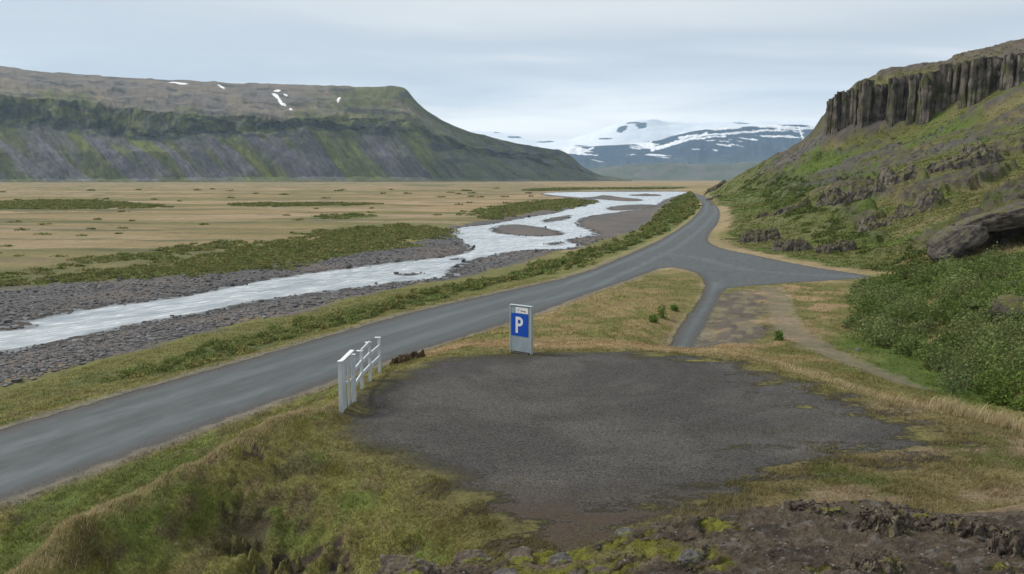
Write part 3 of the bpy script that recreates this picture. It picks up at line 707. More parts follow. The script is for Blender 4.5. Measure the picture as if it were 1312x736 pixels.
LM = [
 [-420,(243,2300),(190,2480),(150,2600),(105,2640),(75,3100),(56,3700),(54,3900)],
 [-150,(240,2450),(193,2620),(155,2740),(115,2780),(92,3200),(74,3800),(72,4000)],
 [0,(238,2600),(196,2750),(158,2880),(124,2920),(102,3300),(86,3900),(86,4100)],
 [50,(238,2620),(196,2780),(160,2900),(126,2940),(106,3330),(92,3930),(92,4100)],
 [100,(237.5,2650),(196,2800),(165,2920),(130,2960),(110,3350),(96,3950),(96.5,4150)],
 [180,(237,2700),(196,2850),(174,2950),(142,3000),(118,3400),(101,4000),(101,4200)],
 [300,(235,2800),(196,2970),(170,3060),(149,3100),(126,3420),(107,3950),(107.5,4200)],
 [400,(234.5,2900),(196,3080),(165,3160),(151,3190),(131,3450),(110,3900),(110.5,4100)],
 [460,(234,3000),(198,3170),(166,3270),(150,3310),(130,3550),(112,3800),(112.5,4000)],
 [505,(233.8,3080),(200,3230),(168,3350),(150,3410),(130,3570),(111,3640),(110.5,3750)],
 [520,(233.7,3100),(200,3250),(168,3380),(150,3450),(130,3600),(114,3640),(113,3700)],
 [532,(233.5,3120),(201,3270),(172,3400),(155,3460),(140,3600),(130,3640),(129,3700)],
 [545,(233.5,3170),(203,3310),(176,3440),(162,3490),(150,3620),(142,3650),(141,3700)],
 [566,(233.3,3250),(206,3390),(184,3510),(174,3540),(163,3650),(155.5,3680),(155,3720)],
 [600,(233,3400),(213,3500),(196,3600),(187,3630),(177,3700),(169,3720),(168.7,3760)],
 [659,(232.7,3650),(218,3750),(205,3830),(197,3850),(190,3890),(184.5,3910),(184,3950)],
 [720,(232.4,3900),(223,3950),(213,4000),(205,4020),(197,4050),(193.5,4060),(193.4,4100)],
 [732,(232.3,3950),(224,4010),(216,4050),(210,4070),(203,4100),(200,4110),(200,4150)],
 [746,(232.2,4050),(227,4100),(222,4150),(219,4170),(217,4190),(214.5,4200),(214.5,4240)],
 [768,(232,4300),(230,4350),(228,4400),(227,4420),(226,4440),(225,4450),(225,4500)],
 [810,(232,4600),(231.5,4650),(231,4700),(230.6,4750),(230.3,4800),(230.2,4850),(231,4900)]]
MLM = mtn_material('mountain_turf_and_basalt', .012, 10)
mountain('table_mountain', LM, 1250, 300, lm_disp, None, LT, MLM)

def far_disp(Vt, U, Vv, PY):
    env = ss(0, .1, Vv)
    g = rid(U*.035+.4*Vv, Vv*1.2, 5, 61)
    rr_ = np.hypot(Vt[:, 0], Vt[:, 1]); Vt = Vt.copy(); dy = -(g-.3)*env*120*ss(1, .8, Vv)
    Vt[:, 0] += dy*Vt[:, 0]/rr_; Vt[:, 1] += dy*Vt[:, 1]/rr_
    Vt[:, 2] += env*14*fbm(U*.05, Vv*6, 4, 62)*ss(1.02, .8, Vv)
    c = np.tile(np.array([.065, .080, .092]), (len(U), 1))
    c = mixc(c, (.032, .050, .085), ss(.35, .55, Vv))  # blue of the distant haze put into the rock colour
    c = mixc(c, (.11, .115, .09), ss(.0, .3, fbm(U*.02, Vv*6, 4, 63))*ss(.4, .2, Vv))
    sn = fbm(U*.022+Vv*2.0, PY*.16-U*.012, 5, 64)
    band = ss(.62, .98, Vv)
    s = ss(.16, .24, sn+.26*band-.21+.10*fbm(U*.1, PY*.4, 3, 66))*ss(.45, .60, Vv)
    s = np.maximum(s, ss(.93, .97, Vv+.05*fbm(U*.03, U*0, 3, 65))*ss(1062, 1040, U)*ss(-.25, .1, fbm(U*.02, U*0+3, 3, 68)))
    for (u0, p0, u1, p1, w) in [(835,192,905,172,2.2),(850,188,880,176,1.6),(1023,163,1030,181,1.4),(1046,165,1053,177,1.6),(870,176,1000,166,1.5),(880,179,930,174,1.2),(1035,180,1042,184,1.5),(825,189,834,182,1.2),(752,193,760,190,1.6)]:
        t = np.clip(((U-u0)*(u1-u0)+(PY-p0)*(p1-p0))/((u1-u0)**2+(p1-p0)**2), 0, 1)
        dd = np.hypot(U-u0-t*(u1-u0), PY-p0-t*(p1-p0)) + .9*fbm(U*.15, PY*.5, 3, 67)
        s = np.maximum(s, ss(w, w*.5, dd))
    c = mixc(c, (.80, .83, .88), s)
    return Vt, c
FT = [0, .35, .65, .9, 1.0]
FM = [[620,(231,10500),(226,11000),(215,11500),(206,12000),(205,12400)],
      [690,(231,10500),(222,11000),(208,11500),(194,12000),(193,12400)],
      [740,(231,10500),(216,11000),(202,11600),(189,12100),(188,12500)],
      [800,(231,10500),(214,11000),(202,11600),(186,12300),(185,12700)],
      [845,(231,10500),(213,11000),(198,11600),(181,12200),(180,12700)],
      [870,(231,10500),(212,11000),(192,11500),(173,12000),(171,12400)],
      [900,(231,10500),(211,11000),(188,11500),(167,12000),(166,12400)],
      [930,(231,10500),(210,11000),(186,11500),(164,12000),(163,12400)],
      [1000,(231,10500),(209,11000),(184,11500),(161,12000),(160,12400)],
      [1045,(231,10500),(208,11000),(184,11500),(160.5,12000),(160,12400)],
      [1100,(231,10500),(210,11000),(190,11500),(168,12000),(167,12400)],
      [1250,(231,10500),(214,11000),(200,11500),(182,12000),(181,12400)]]
MFM = mtn_material('far_mountain_hazed_rock', .004, 30, .22)
mountain('far_mountain', FM, 700, 150, far_disp, None, FT, MFM)
def foot_disp(Vt, U, Vv, PY):
    Vt = Vt.copy(); Vt[:, 2] += ss(0, .2, Vv)*8*fbm(U*.06, Vv*4, 4, 71)
    c = np.tile(np.array([.10, .115, .085]), (len(U), 1)); c = mixc(c, (.13, .125, .115), ss(.0, .3, fbm(U*.03, Vv*3, 4, 72)))
    return Vt, c
FH = [[690,(231.5,6500),(231,6700),(230.5,6900),(231,7000)],[760,(231.5,6500),(226,6800),(218,7100),(217,7300)],[800,(231.5,6500),(224,6800),(212.5,7100),(211.5,7300)],[850,(231.5,6500),(223,6800),(210,7100),(209,7300)],[865,(231.5,6500),(222,6800),(210,7100),(209,7300)],
      [900,(231.5,6500),(224,6800),(212,7100),(211,7300)],[1000,(231.5,6500),(222,6800),(207,7100),(206,7300)],[1150,(231.5,6500),(222,6800),(205,7100),(204,7300)]]
mountain('foothill', FH, 300, 50, foot_disp, None, [0, .4, .85, 1], mtn_material('foothill_heath', .006, 15, .2))
def ice_disp(Vt, U, Vv, PY):
    Vt = Vt.copy(); Vt[:, 2] += ss(0, .2, Vv)*18*fbm(U*.03, Vv*3, 4, 81)
    c = np.tile(np.array([.80, .84, .90]), (len(U), 1))
    dk = np.zeros(len(U))
    for (u0, p0, ru, rp, sl) in [(797,166,9,4.5,-.7),(822,161,9,4,-.2),(812,158,12,1.6,0),(745,187,10,1.2,0),(775,178,9,1.5,0),(660,176,12,1.5,0),(700,182,16,1.4,0),(640,170,10,1,0),(950,158,14,.8,0)]:
        dk = np.maximum(dk, np.exp(-(((U-u0)/ru)**2+((PY-p0-sl*(U-u0)*.5)/rp)**2)))
    c = mixc(c, (.05, .065, .085), ss(.42, .62, dk+.22*fbm(U*.12, PY*.4, 4, 82)))
    return Vt, c
IC = [[540,(215,15000),(190,15500),(172,16500),(171,17500)],[610,(215,15000),(190,15500),(168,16500),(167,17500)],[650,(215,15000),(190,15500),(172,16500),(171,17500)],[690,(215,15000),(195,15500),(182,16500),(181,17500)],
      [730,(210,15000),(190,15500),(180,16500),(179,17000)],[760,(205,15000),(185,15500),(171,16000),(170,16500)],[785,(200,15000),(175,15400),(161,15700),(160,16000)],[800,(200,15000),(173,15400),(157,15700),(156,16000)],[835,(200,15000),(172,15400),(153,15700),(152,16000)],
      [850,(200,15000),(172,15500),(156,15900),(155,16400)],[880,(195,15000),(172,15600),(158,16200),(157,17000)],[950,(195,15000),(170,15600),(156,16500),(155,17500)],[1100,(195,15000),(168,15600),(155,16500),(154,17500)],[1250,(195,15000),(170,15600),(160,16500),(159,17500)]]
mountain('glacier', IC, 700, 110, ice_disp, None, [0, .4, .85, 1], mtn_material('glacier_snow', .002, 30, .06))

# ------------------------------------------------------------------ basalt cliff (columns)
def cliff():
    m = N('basalt_columns')
    c = m.mix(m.mr(m.noise(.25, 6, .6), .35, .65), (.050, .044, .038), (.165, .144, .122))
    sv = m.n('ShaderNodeMapping'); m.set(sv.inputs['Vector'], m.pos()); sv.inputs['Scale'].default_value = (1.2, 1.2, .12)
    c = m.scale(c, m.mr(m.noise(1.0, 6, .7, sv.outputs[0]), .3, .7, .6, 1.4, False))
    geo = m.n('ShaderNodeNewGeometry'); sx = m.n('ShaderNodeSeparateXYZ'); m.set(sx.inputs[0], geo.outputs['Normal'])
    up = m.math('MULTIPLY', m.mr(sx.outputs[2], .35, .75), 1)
    mossf = m.math('MAXIMUM', up, m.math('MULTIPLY', m.mr(m.noise(.16, 6, .65), .52, .62), .85))
    c = m.mix(mossf, c, m.scale((.085, .095, .035), m.mr(m.noise(1.5, 5), .3, .7, .6, 1.4, False)))
    mat = m.fin(c, .92, m.noise(1.2, 8, .7), .8, .25, spec=.2)
    b = np.array([[float(t) for t in D(p[0], p[1], p[2])] for p in CLIFF_B]); t_ = np.array([[float(t) for t in D(p[0], p[1], p[2])] for p in CLIFF_T])
    L = np.concatenate([[0], np.cumsum(np.hypot(*(b[1:, :2]-b[:-1, :2]).T))])
    Lt = np.concatenate([[0], np.cumsum(np.hypot(*(t_[1:, :2]-t_[:-1, :2]).T))]); Lt *= L[-1]/Lt[-1]
    Vs, Fs = [], []; nV = 0
    def column(x, y, z0, z1, r, tilt, s):
        nonlocal nV
        n = 6; a0 = random.random()*6
        lev = [0, .2, .35, .5, .62, .75, .88, 1]; nl = 8; jit = [(random.gauss(0, .16), random.gauss(0, .16)) for _ in range(8)]
        tz = random.uniform(-.25, .25)*r*2
        for k, q in enumerate(lev):
            for i in range(n):
                a = a0+i*math.tau/n
                rr2 = r*(1+random.uniform(-.07, .07))*(1-.06*q)
                Vs.append((x+jit[k][0]+math.cos(a)*rr2+q*tilt[0], y+jit[k][1]+math.sin(a)*rr2+q*tilt[1], z0+(z1-z0)*q+(math.cos(a)*tz if q == 1 else 0)))
        for k in range(nl-1):
            for i in range(n): 
                j = (i+1) % n; Fs.append((nV+k*n+i, nV+k*n+j, nV+(k+1)*n+j, nV+(k+1)*n+i))
        Vs.append((x+tilt[0], y+tilt[1], z1+.1)); c0 = nV+nl*n
        for i in range(n): Fs.append((nV+(nl-1)*n+i, nV+(nl-1)*n+(i+1) % n, c0, c0))
        nV += nl*n+1
    s = -3.0
    total = L[-1]
    while s < total:
        r = random.uniform(.5, 1.15)
        x = np.interp(s, L, b[:, 0]); y = np.interp(s, L, b[:, 1]); zb = np.interp(s, L, b[:, 2]); zt = np.interp(s, Lt, t_[:, 2])
        i = min(np.searchsorted(L, max(s, .01)), len(L)-1); tx, ty = b[i, :2]-b[i-1, :2]; l = math.hypot(tx, ty); nx, ny = ty/l, -tx/l
        if nx*-x+ny*-y < 0: nx, ny = -nx, -ny
        prot = 6.5*fbm(np.array([s*.085]), np.array([1.]), 3, 7)[0]
        bi = int((s+3)/5.5+.4*math.sin(s*.7)); br_ = random.Random(bi*7+3); prot += br_.uniform(-2.6, 2.6); zt = zt + br_.uniform(-1.9, .6); zb = zb + br_.uniform(-1.0, 2.2)
        stepz = 1.2*p2(np.array([s*.09]), np.array([4.]), 2)[0]
        notch = 3.5*max(0, fbm(np.array([s*.11]), np.array([9.]), 3, 17)[0])
        for lay in range(5):
            off = 3.2+prot - lay*1.5 + random.uniform(-.5, .5)
            zz = zt + stepz - notch*(1-.2*lay) - (1.6 if lay == 0 else .3)*random.random()*2.2 - ((zt-zb)*random.uniform(.2, .75)*(random.random() < .38) if lay < 2 else 0)
            zlo = zb-7
            column(x+nx*off+random.uniform(-.3, .3), y+ny*off, zlo, max(zz, zlo+1), r*random.uniform(.9, 1.2), (-nx*random.uniform(.3, 1.0), -ny*random.uniform(.3, 1.0)), s)
        s += r*1.15
    # closing flank on the far corner
    x, y, zb = b[0]; zt = t_[0, 2]
    for k in range(14):
        for lay in range(3):
            column(x+1.0-lay*-1.5+k*.9, y+2+k*2.0+random.uniform(-.4, .4), zb-8, zt+.25*k-random.random()*2, 1.2, (random.uniform(0, .6), -.3), 0)
    Fc = np.array(Fs)
    link('basalt_cliff', mesh_np('basalt_cliff', np.array(Vs), Fc[:, :4], False), mat, kind='structure')
    me = bpy.data.objects['basalt_cliff'].data; me.validate()
cliff()

# ------------------------------------------------------------------ rocks
def rock_material(name, a, b, lich=.0, moss=0., sc_=1.0, mc=(.13, .14, .022)):
    m = N(name)
    n = m.noise(2.2*sc_, 9, .68); n2 = m.noise(14*sc_, 5, .7)
    c = m.mix(m.mr(n, .38, .62), a, b)
    c = m.scale(c, m.mr(n2, .25, .75, .6, 1.4, False))
    if lich: c = m.mix(m.math('MULTIPLY', m.mr(m.noise(5*sc_, 6, .7), .60, .68), lich), c, (.34, .33, .30))
    if moss:
        geo = m.n('ShaderNodeNewGeometry'); sx = m.n('ShaderNodeSeparateXYZ'); m.set(sx.inputs[0], geo.outputs['Normal'])
        f_ = m.math('MULTIPLY', m.mr(sx.outputs[2], .35, .8), m.mr(m.noise(1.7*sc_, 5, .6), .62-moss*.35, .70-moss*.35))
        c = m.mix(f_, c, m.scale(mc, m.mr(n2, .25, .75, .5, 1.5, False)))
    return m.fin(c, .93, m.math('ADD', n, m.math('MULTIPLY', n2, .3)), 1.0, .12/sc_, spec=.25)
MR_HILL = rock_material('hill_basalt', (.085, .074, .066), (.185, .160, .142), 0, .75, .5, (.105, .105, .040))
MR_NEAR = rock_material('lava_rock', (.075, .061, .048), (.185, .156, .126), .8, .35, 2.2)
MR_PALE = rock_material('pale_stone', (.08, .077, .073), (.19, .18, .17), .6, .3, 2)
import bmesh
_ico = {}
def ico(sub):
    if sub not in _ico:
        b = bmesh.new(); bmesh.ops.create_icosphere(b, subdivisions=sub, radius=1)
        _ico[sub] = (np.array([v.co[:] for v in b.verts]), np.array([[v.index for v in f.verts] for f in b.faces])); b.free()
    return _ico[sub]
def rock_arrays(size, seed, sub=5, rough=.28, freq=1.3):
    v, f = ico(sub); v = v.copy()
    cut = np.random.default_rng(seed)
    for _ in range(9):                              # broken flat faces
        n = cut.normal(size=3); n /= np.linalg.norm(n); d = cut.uniform(.62, .92)
        k = v@n; m = k > d; v[m] -= np.outer(k[m]-d, n)*.85
    v = v*(1+rough*.6*fbm3(v*freq, 3, seed % 50)[:, None] + rough*.35*(rid3(v*freq*2.3, 4, seed % 40)[:, None]-.3))
    nn = v/(np.linalg.norm(v, axis=1)[:, None]+1e-9)
    v += .03*np.stack([fbm3(v*9, 3, 7), fbm3(v*9, 3, 9), fbm3(v*9, 3, 11)], 1)
    v += nn*(rough*.16*(rid3(v*6.5+seed, 4, 13)[:, None]-.5) + rough*.07*fbm3(v*26, 2, 14)[:, None])
    return v*np.array(size), f
def rock(name, loc, size, seed, mat, rz=0, sub=5, rough=.3, label='', cat='rock', group=None, tilt=0):
    v, f = rock_arrays(size, seed, sub, rough)
    if tilt:
        c_, s_ = math.cos(tilt), math.sin(tilt); v = np.stack([v[:, 0]*c_-v[:, 2]*s_, v[:, 1], v[:, 0]*s_+v[:, 2]*c_], 1)
    o = link(name, mesh_np(name, v, f, True), mat, label=label, category=cat)
    o.location = loc; o.rotation_euler = (0, 0, rz)
    if group: o['group'] = group
    return o
def at(px, py, wpx, hpx, depth_k=.8):
    x, y, z = hit(px, py+hpx*.45); s = math.hypot(x, y)/F
    return (x, y, z), (wpx*.5*s, wpx*.5*s*depth_k, hpx*.62*s)
OUT = [
 (972,300,44,24,'dark craggy outcrop beside the road bend, at the foot of the mossy spur',.0,0),
 (1012,312,40,24,'brown rock outcrop in the green slope just above the side road junction',.0,.1),
 (1073,315,40,20,'slanting grey rock rib in grass above the tip of the side road',.5,.45),
 (1013,265,36,11,'low black rock ledge on the crest of the near mossy spur',.0,.1),
 (977,275,13,9,'small grey boulder in green scrub between spur and slope',.0,0),
 (916,240,22,9,'dark rock knoll where the hill meets the far end of the road',.0,.2),
 (915,252,15,6,'low dark hump beside the farthest curve of the road',.0,0),
 (1068,252,44,26,'dark jagged outcrop on the near spur under the scree slope',.2,.3),
 (1112,240,46,20,'purple brown outcrop higher up the spur, to the right of the jagged one',.2,.25),
 (1160,222,60,20,'long heather brown outcrop high on the right hill under the gully',.2,.3),
 (1235,205,70,22,'broad broken outcrop near the right edge below the green band',.2,.2),
 (1128,285,50,14,'flat brown outcrop half buried in grass midway up the spur',.2,.35),
 (1180,255,46,12,'low grey outcrop in the tan grass left of the cave',.1,.2),
]
def crag(name, px, py, w, h, seed, mat, rz=0, label='', cat='rock outcrop', group=None, n=110, deep=1.0, hk=1.0):
    x, y, z = hit(px, py+h*.35); sc_ = math.hypot(x, y)/F
    rx_, ry_, H = w*.52*sc_, w*.52*sc_*deep, h*.62*sc_*hk
    g = np.linspace(-1.25, 1.25, n); a, b = np.meshgrid(g, g, indexing='ij'); a = a.ravel(); b = b.ravel()
    q = seed*3.1
    r2 = a*a+b*b + .75*fbm(a*1.3+q, b*1.3, 4, seed % 30) + .12*fbm(a*4+q, b*4, 3, 5)
    e = 1-r2
    st_ = fbm(a*2.2+q, b*2.2, 3, 9); 
    hh_ = (.5*ss(0, .42, e)+.30*ss(.25, .42, e+.3*st_)+.25*ss(.5, .62, e+.35*st_))*(.75+.45*rid(a*1.3+q, b*1.3, 4, 8)) + .14*fbm(a*4+q, b*4, 4, 6)*ss(0, .2, e) + .04*rid(a*12+q, b*12, 3, 7)*ss(0, .2, e)
    # broken blocks
    jx = .07*fbm(a*5+q, b*5, 3, 11); jy = .07*fbm(a*5+q, b*5, 3, 12)
    c_, s_ = math.cos(rz), math.sin(rz)
    lx = (a+jx)*rx_; ly = (b+jy)*ry_; wx = lx*c_-ly*s_; wy = lx*s_+ly*c_
    zt_ = height(x+wx, y+wy)
    zz = zt_ - z + np.where(e > 0, hh_*H, -.35*H*ss(0, .4, -e)) - .04*H
    P_ = np.stack([wx, wy, hh_*H], 1)/rx_
    wx = wx + rx_*(.10*fbm3(P_*3.5+q, 3, 21)+.035*fbm3(P_*14, 3, 22)); wy = wy + rx_*(.10*fbm3(P_*3.5+q, 3, 23)+.035*fbm3(P_*14, 3, 24)); zz = zz + np.where(e > 0, 1, 0)*H*(.10*fbm3(P_*9, 3, 25)+.10*np.floor(fbm3(P_*4, 2, 26)*4)/2)
    ii_, jj_ = np.meshgrid(np.arange(n-1), np.arange(n-1), indexing='ij'); q_ = (ii_*n+jj_).ravel()
    fq = np.stack([q_, q_+n, q_+n+1, q_+1], 1)
    m_ = (e[q_] > -.25); fq = fq[m_]
    u_, inv_ = np.unique(fq, return_inverse=True); inv_ = inv_.reshape(fq.shape)
    # keep only the piece around the middle
    par = np.arange(len(u_))
    lab_ = par.copy()
    for _ in range(400):
        mn = lab_[inv_].min(1); new = lab_.copy(); np.minimum.at(new, inv_.ravel(), np.repeat(mn, 4))
        if (new == lab_).all(): break
        lab_ = new
    big = np.bincount(lab_).argmax(); kf = (lab_[inv_] == big).all(1); inv_ = inv_[kf]
    u2, inv_ = np.unique(inv_, return_inverse=True); inv_ = inv_.reshape(-1, 4); u_ = u_[u2]
    o = link(name, mesh_np(name, np.stack([wx, wy, zz], 1)[u_], inv_, True), mat, label=label, category=cat)
    o.location = (x, y, z)
    if group: o['group'] = group
    return o
for i, (px, py, w, h, lab, rz, ti) in enumerate(OUT):
    crag('rock_outcrop', px, py, w*1.15, h, 100+i, MR_HILL, ti, lab, group='rock outcrops on the right hillside', deep=.6, hk=.72)

# cave under a big slanting rock
def cave():
    x, y, z = hit(1262, 322)
    x, y, z = float(x), y, z
    e = empty('rock_shelter', (x, y, z), 0, label='big grey overhanging rock with a dark cave mouth at the right edge', category='rock shelter')
    s = y/F
    MRC = rock_material('shelter_basalt', (.060, .053, .048), (.135, .118, .104), 0, .45, .6, (.10, .10, .04))
    def lump(nm, cx, cy, cz, size, seed, ti=0, rz=0, mat=MRC):
        v, f = rock_arrays(size, seed, 5, .22)
        c_, s_ = math.cos(ti), math.sin(ti); v = np.stack([v[:, 0]*c_-v[:, 2]*s_, v[:, 1], v[:, 0]*s_+v[:, 2]*c_], 1)
        o = link(nm, mesh_np(nm, v, f, True), mat, e); o.location = (cx, cy, cz); o.rotation_euler = (0, 0, rz)
    # left buttress, sloping roof, right buttress, back wall and a stone stub in the mouth
    lump('buttress', -2.6, .6, .7, (3.3, 2.4, 1.5), 301, .55)
    lump('roof', 2.4, 1.3, 3.0, (4.8, 2.7, 1.25), 302, .22)
    lump('buttress', 6.0, .4, 1.0, (1.3, 2.2, 2.8), 303)
    lump('back_wall', 2.4, 3.4, 1.4, (4.2, .9, 2.4), 304)
    lump('stone', 2.8, 1.6, .3, (.6, .5, .8), 305)
cave()
BO = [
 (1300,364,26,17,'grey boulder poking out of the thicket at the right edge','boulder',MR_PALE,.2),
 (1258,388,34,16,'brown rock slab showing through the scrub, left of the mossy mound','boulder',MR_HILL,.3),
 (1300,392,60,28,'mossy rock mound in the scrub under the grey boulder','boulder',MR_HILL,.5),
 (1099,447,8,6,'small pale stone on the bright grass at the foot of the thicket','stone',MR_PALE,0)]
for i, (px, py, w, h, lab, cat, mt, r_) in enumerate(BO):
    loc, s = at(px, py, w, h, .8)
    if i < 3: loc = (loc[0], loc[1], loc[2]+s[2]*.25)
    rock(cat, loc, s, 200+i, mt, 0, 4, .3, lab, cat)
# turf-topped mound by the fence
me_m = N('peat_turf'); MPE = me_m.fin(me_m.scale(me_m.mix(me_m.mr(me_m.noise(3, 6), .4, .6), (.075, .055, .040), (.13, .10, .05)), me_m.mr(me_m.noise(25, 4), .3, .7, .6, 1.4, False)), .95, me_m.noise(9, 6, .7), 1, .08, spec=.1)
crag('peat_mound', 520, 459, 50, 15, 77, MPE, .1, 'low brown peat mound between the white railing and the road', 'mound', deep=.35, hk=1.0)

# foreground stones
def near_at(px, py, Y): 
    x, y, z = D(px, py, Y); return float(x), float(y), float(z)
for i, (px, py, Yd, w, h, lab, mt, ti) in enumerate([
  (518,736,5.2,84,46,'large brown boulder cut by the bottom edge, at the left end of the ledge',MR_NEAR,-.15),
  (884,716,5.0,28,20,'grey angular stone alone on the bare scoria of the ledge',MR_PALE,.2),
  (604,719,5.7,46,20,'lichen spotted stone right of the large brown boulder',MR_NEAR,0),
  (668,716,5.6,44,20,'grey stone with moss behind it, middle of the ledge\'s left end',MR_NEAR,.1),
  (718,712,5.5,36,18,'pale crusted stone just left of the bright moss hump',MR_PALE,.1),
  (802,671,6.15,28,12,'small pale stone poking over the moss crest in front of the car park',MR_PALE,.1),
  (648,733,5.2,34,14,'flat whitish stone at the bottom edge under the lichen stones',MR_PALE,0),
  (770,733,4.9,26,10,'little rounded stone sunk in moss at the bottom edge',MR_NEAR,0)]):
    loc = near_at(px, py, Yd); s = Yd*1.05/F
    zt = float(height(loc[0], loc[1])[0]); loc = (loc[0], loc[1], min(loc[2], zt+h*.5*s*.35))
    rock('lava_rock' if mt is MR_NEAR else 'stone', loc, (w*.5*s*1.05, w*.42*s, h*.55*s), 400+i, mt, random.uniform(-.3, .3), 6 if w > 60 else 5, .55 if w > 60 else .35, lab, 'rock' if mt is MR_NEAR else 'stone', None, ti)

for k_, (px, py, w, h, lab, dp, hk) in enumerate([
  (1040,652,74,18,'low lava slab with a curled lip, leftmost on the ledge crest',.5,.8),
  (1128,668,62,34,'dark crumbling cinder crag at the break in the ledge crest',.8,.95),
  (1160,656,80,22,'rugged lava crust behind the crumbling crag',.5,.8),
  (1205,668,70,26,'lichen crusted lava knob right of the crag',.6,.8),
  (1258,676,66,26,'broad knobbly lava block between two smaller knobs at the right',.6,.85),
  (1305,692,70,40,'dark lava lump at the lower right corner',.7,.85),
  (1118,712,60,40,'heap of coarse brown cinders below the crumbling crag',1.0,.6)]):
    crag('lava_rock', px, py, w, h, 500+k_*3, MR_NEAR, .1*k_-.3, lab, 'rock', deep=dp, hk=hk, n=150)

print('T scatter', _t.time()-_t0)
def leaf_material(name, transl=.25):
    m = N(name); c = m.attr('col', True)
    c = m.scale(c, m.mr(m.noise(3, 3), .3, .7, .8, 1.2, False))
    b = m.n('ShaderNodeBsdfDiffuse'); m.set(b.inputs['Color'], c)
    t = m.n('ShaderNodeBsdfTranslucent'); m.set(t.inputs['Color'], c)
    mx = m.n('ShaderNodeMixShader'); m.set(mx.inputs[0], transl); m.t.links.new(b.outputs[0], mx.inputs[1]); m.t.links.new(t.outputs[0], mx.inputs[2])
    m.t.links.new(mx.outputs[0], m.out.inputs[0]); return m.m
ML = leaf_material('blades_and_leaves')
def cand(n, a0, a1, r0, r1):
    t = rng.uniform(math.radians(a0), math.radians(a1), n); r = np.exp(rng.uniform(math.log(r0), math.log(r1), n))
    return r*np.sin(t), r*np.cos(t)
def blades(name, x, y, h, w, c, lean=.35, label=None, wind=(.2, -.1)):
    n = len(x); z = height(x, y)
    a = rng.uniform(0, math.tau, n); h = np.asarray(h)*rng.uniform(.55, 1.25, n)
    dx = np.cos(a)*w/2; dy = np.sin(a)*w/2
    lx = (rng.normal(0, lean, n)+wind[0])*h; ly = (rng.normal(0, lean, n)+wind[1])*h
    b = np.stack([x, y, z-.015], 1)
    m1 = b + np.stack([lx*.3, ly*.3, h*.6], 1)
    tip = b + np.stack([lx, ly, h], 1)
    off = np.stack([dx, dy, 0*dx], 1)
    Vv = np.stack([b-off, b+off, m1+off*.7, m1-off*.7, tip], 1).reshape(-1, 3)
    k = np.arange(n)[:, None]*5
    F1 = np.concatenate([k+np.array([0, 1, 2]), k+np.array([0, 2, 3]), k+np.array([3, 2, 4])], 0)
    cc = np.repeat(c, 5, 0)
    cc = cc*np.tile(np.array([.8, .8, 1.05, 1.05, 1.15]), n)[:, None]*0 + cc
    return link(name, mesh_np(name, Vv, F1, False, None, {'col': cc}), ML, kind='stuff', label=label or name, category='grass')
# turf of bank, verges, rims
x, y = cand(620000, -36, 36, 12.5, 75)
sl = samp(s_lot, x, y); sr = samp(s_road, x, y); sd = samp(s_dirt, x, y); sp_ = samp(s_path, x, y); hl = samp(hill, x, y); sgv = samp(s_grav, x, y); hh = samp(hol, x, y)
cl_ = fbm(x*1.1, y*1.1, 3, 91)
la_ = samp(lotamp, x, y)
keep = (sl < -.15+.5*cl_+1.6*la_*np.clip(fbm(x*.45, y*.9, 4, 193)+.25, 0, 1)) & (sr < -.35) & (sd < -.3+.8*cl_) & (sp_ < -.2) & (sgv < -.6) & (hl < .5) & (hh < .42)
keep &= rng.random(len(x)) < (.75 + .5*cl_)
x, y = x[keep], y[keep]; r = np.hypot(x, y)
c = samp(C, x, y)*rng.uniform(.8, 1.75, (len(x), 1))
dry = rng.random(len(x)) < .22
c[dry] = c[dry]*.4 + np.array([.24, .19, .10])*.6
h = .05 + .05*rng.random(len(x)) + .11*np.clip(fbm(x*.9, y*.9, 4, 92), 0, 1)
blades('grass', x, y, h, .0075+r*.00042, c, .55, 'short olive and straw turf covering the bank and verges')
print('blades', len(x))
# creeping tufts at lot edge and patches inside
x, y = cand(160000, -15, 36, 14, 40)
sl = samp(s_lot, x, y); la = samp(lotamp, x, y); q = fbm(x*.5, y*1.0, 4, 93)+.3*fbm(x*2.5, y*2.5, 2, 94)
p = (sl > -1.2) & (q*(2.0+8*la)+rng.normal(0, .5, len(x)) > sl+.4) & (rng.random(len(x)) < .8)
x, y = x[p], y[p]; c = np.tile(np.array([.16, .15, .045]), (len(x), 1))*rng.uniform(.6, 1.3, (len(x), 1))
blades('creeping_grass', x, y, .035, .012+np.hypot(x, y)*.0003, c, .8, 'sparse yellow green tufts creeping over the gravel')
# tall dry grass: bank crest, rim at right, ledge crest, road verges
xs, ys, hs = [], [], []
def clump_line(pts, n, spread, h, z=0):
    p = np.array([[float(t) for t in G(a, b, z)[:2]] for a, b in pts]); L = np.concatenate([[0], np.cumsum(np.hypot(*(p[1:]-p[:-1]).T))])
    nc = max(6, int(n/22)); tc = rng.random(nc)*L[-1]; t = tc[rng.integers(0, nc, n)] + rng.normal(0, .16, n)
    xx = np.interp(t, L, p[:, 0])+rng.normal(0, spread, n); yy = np.interp(t, L, p[:, 1])+rng.normal(0, spread, n)
    xs.append(xx); ys.append(yy); hs.append(np.full(n, h)*rng.uniform(.5, 1.1, n))
clump_line([(1205,518),(1240,526),(1312,548),(1380,572)], 2600, .22, .50)
clump_line([(1010,470),(1080,494),(1150,512),(1210,525)], 1800, .25, .22)
clump_line([(880,446),(940,452),(1010,466)], 900, .25, .2)
clump_line([(440,499),(385,521),(330,548),(265,580)], 4200, .22, .15, .4)
clump_line([(265,580),(200,612),(140,645),(100,668),(55,703),(20,736)], 5200, .26, .15, .5)
clump_line([(330,560),(300,600),(345,560),(380,540)], 1200, .3, .16)
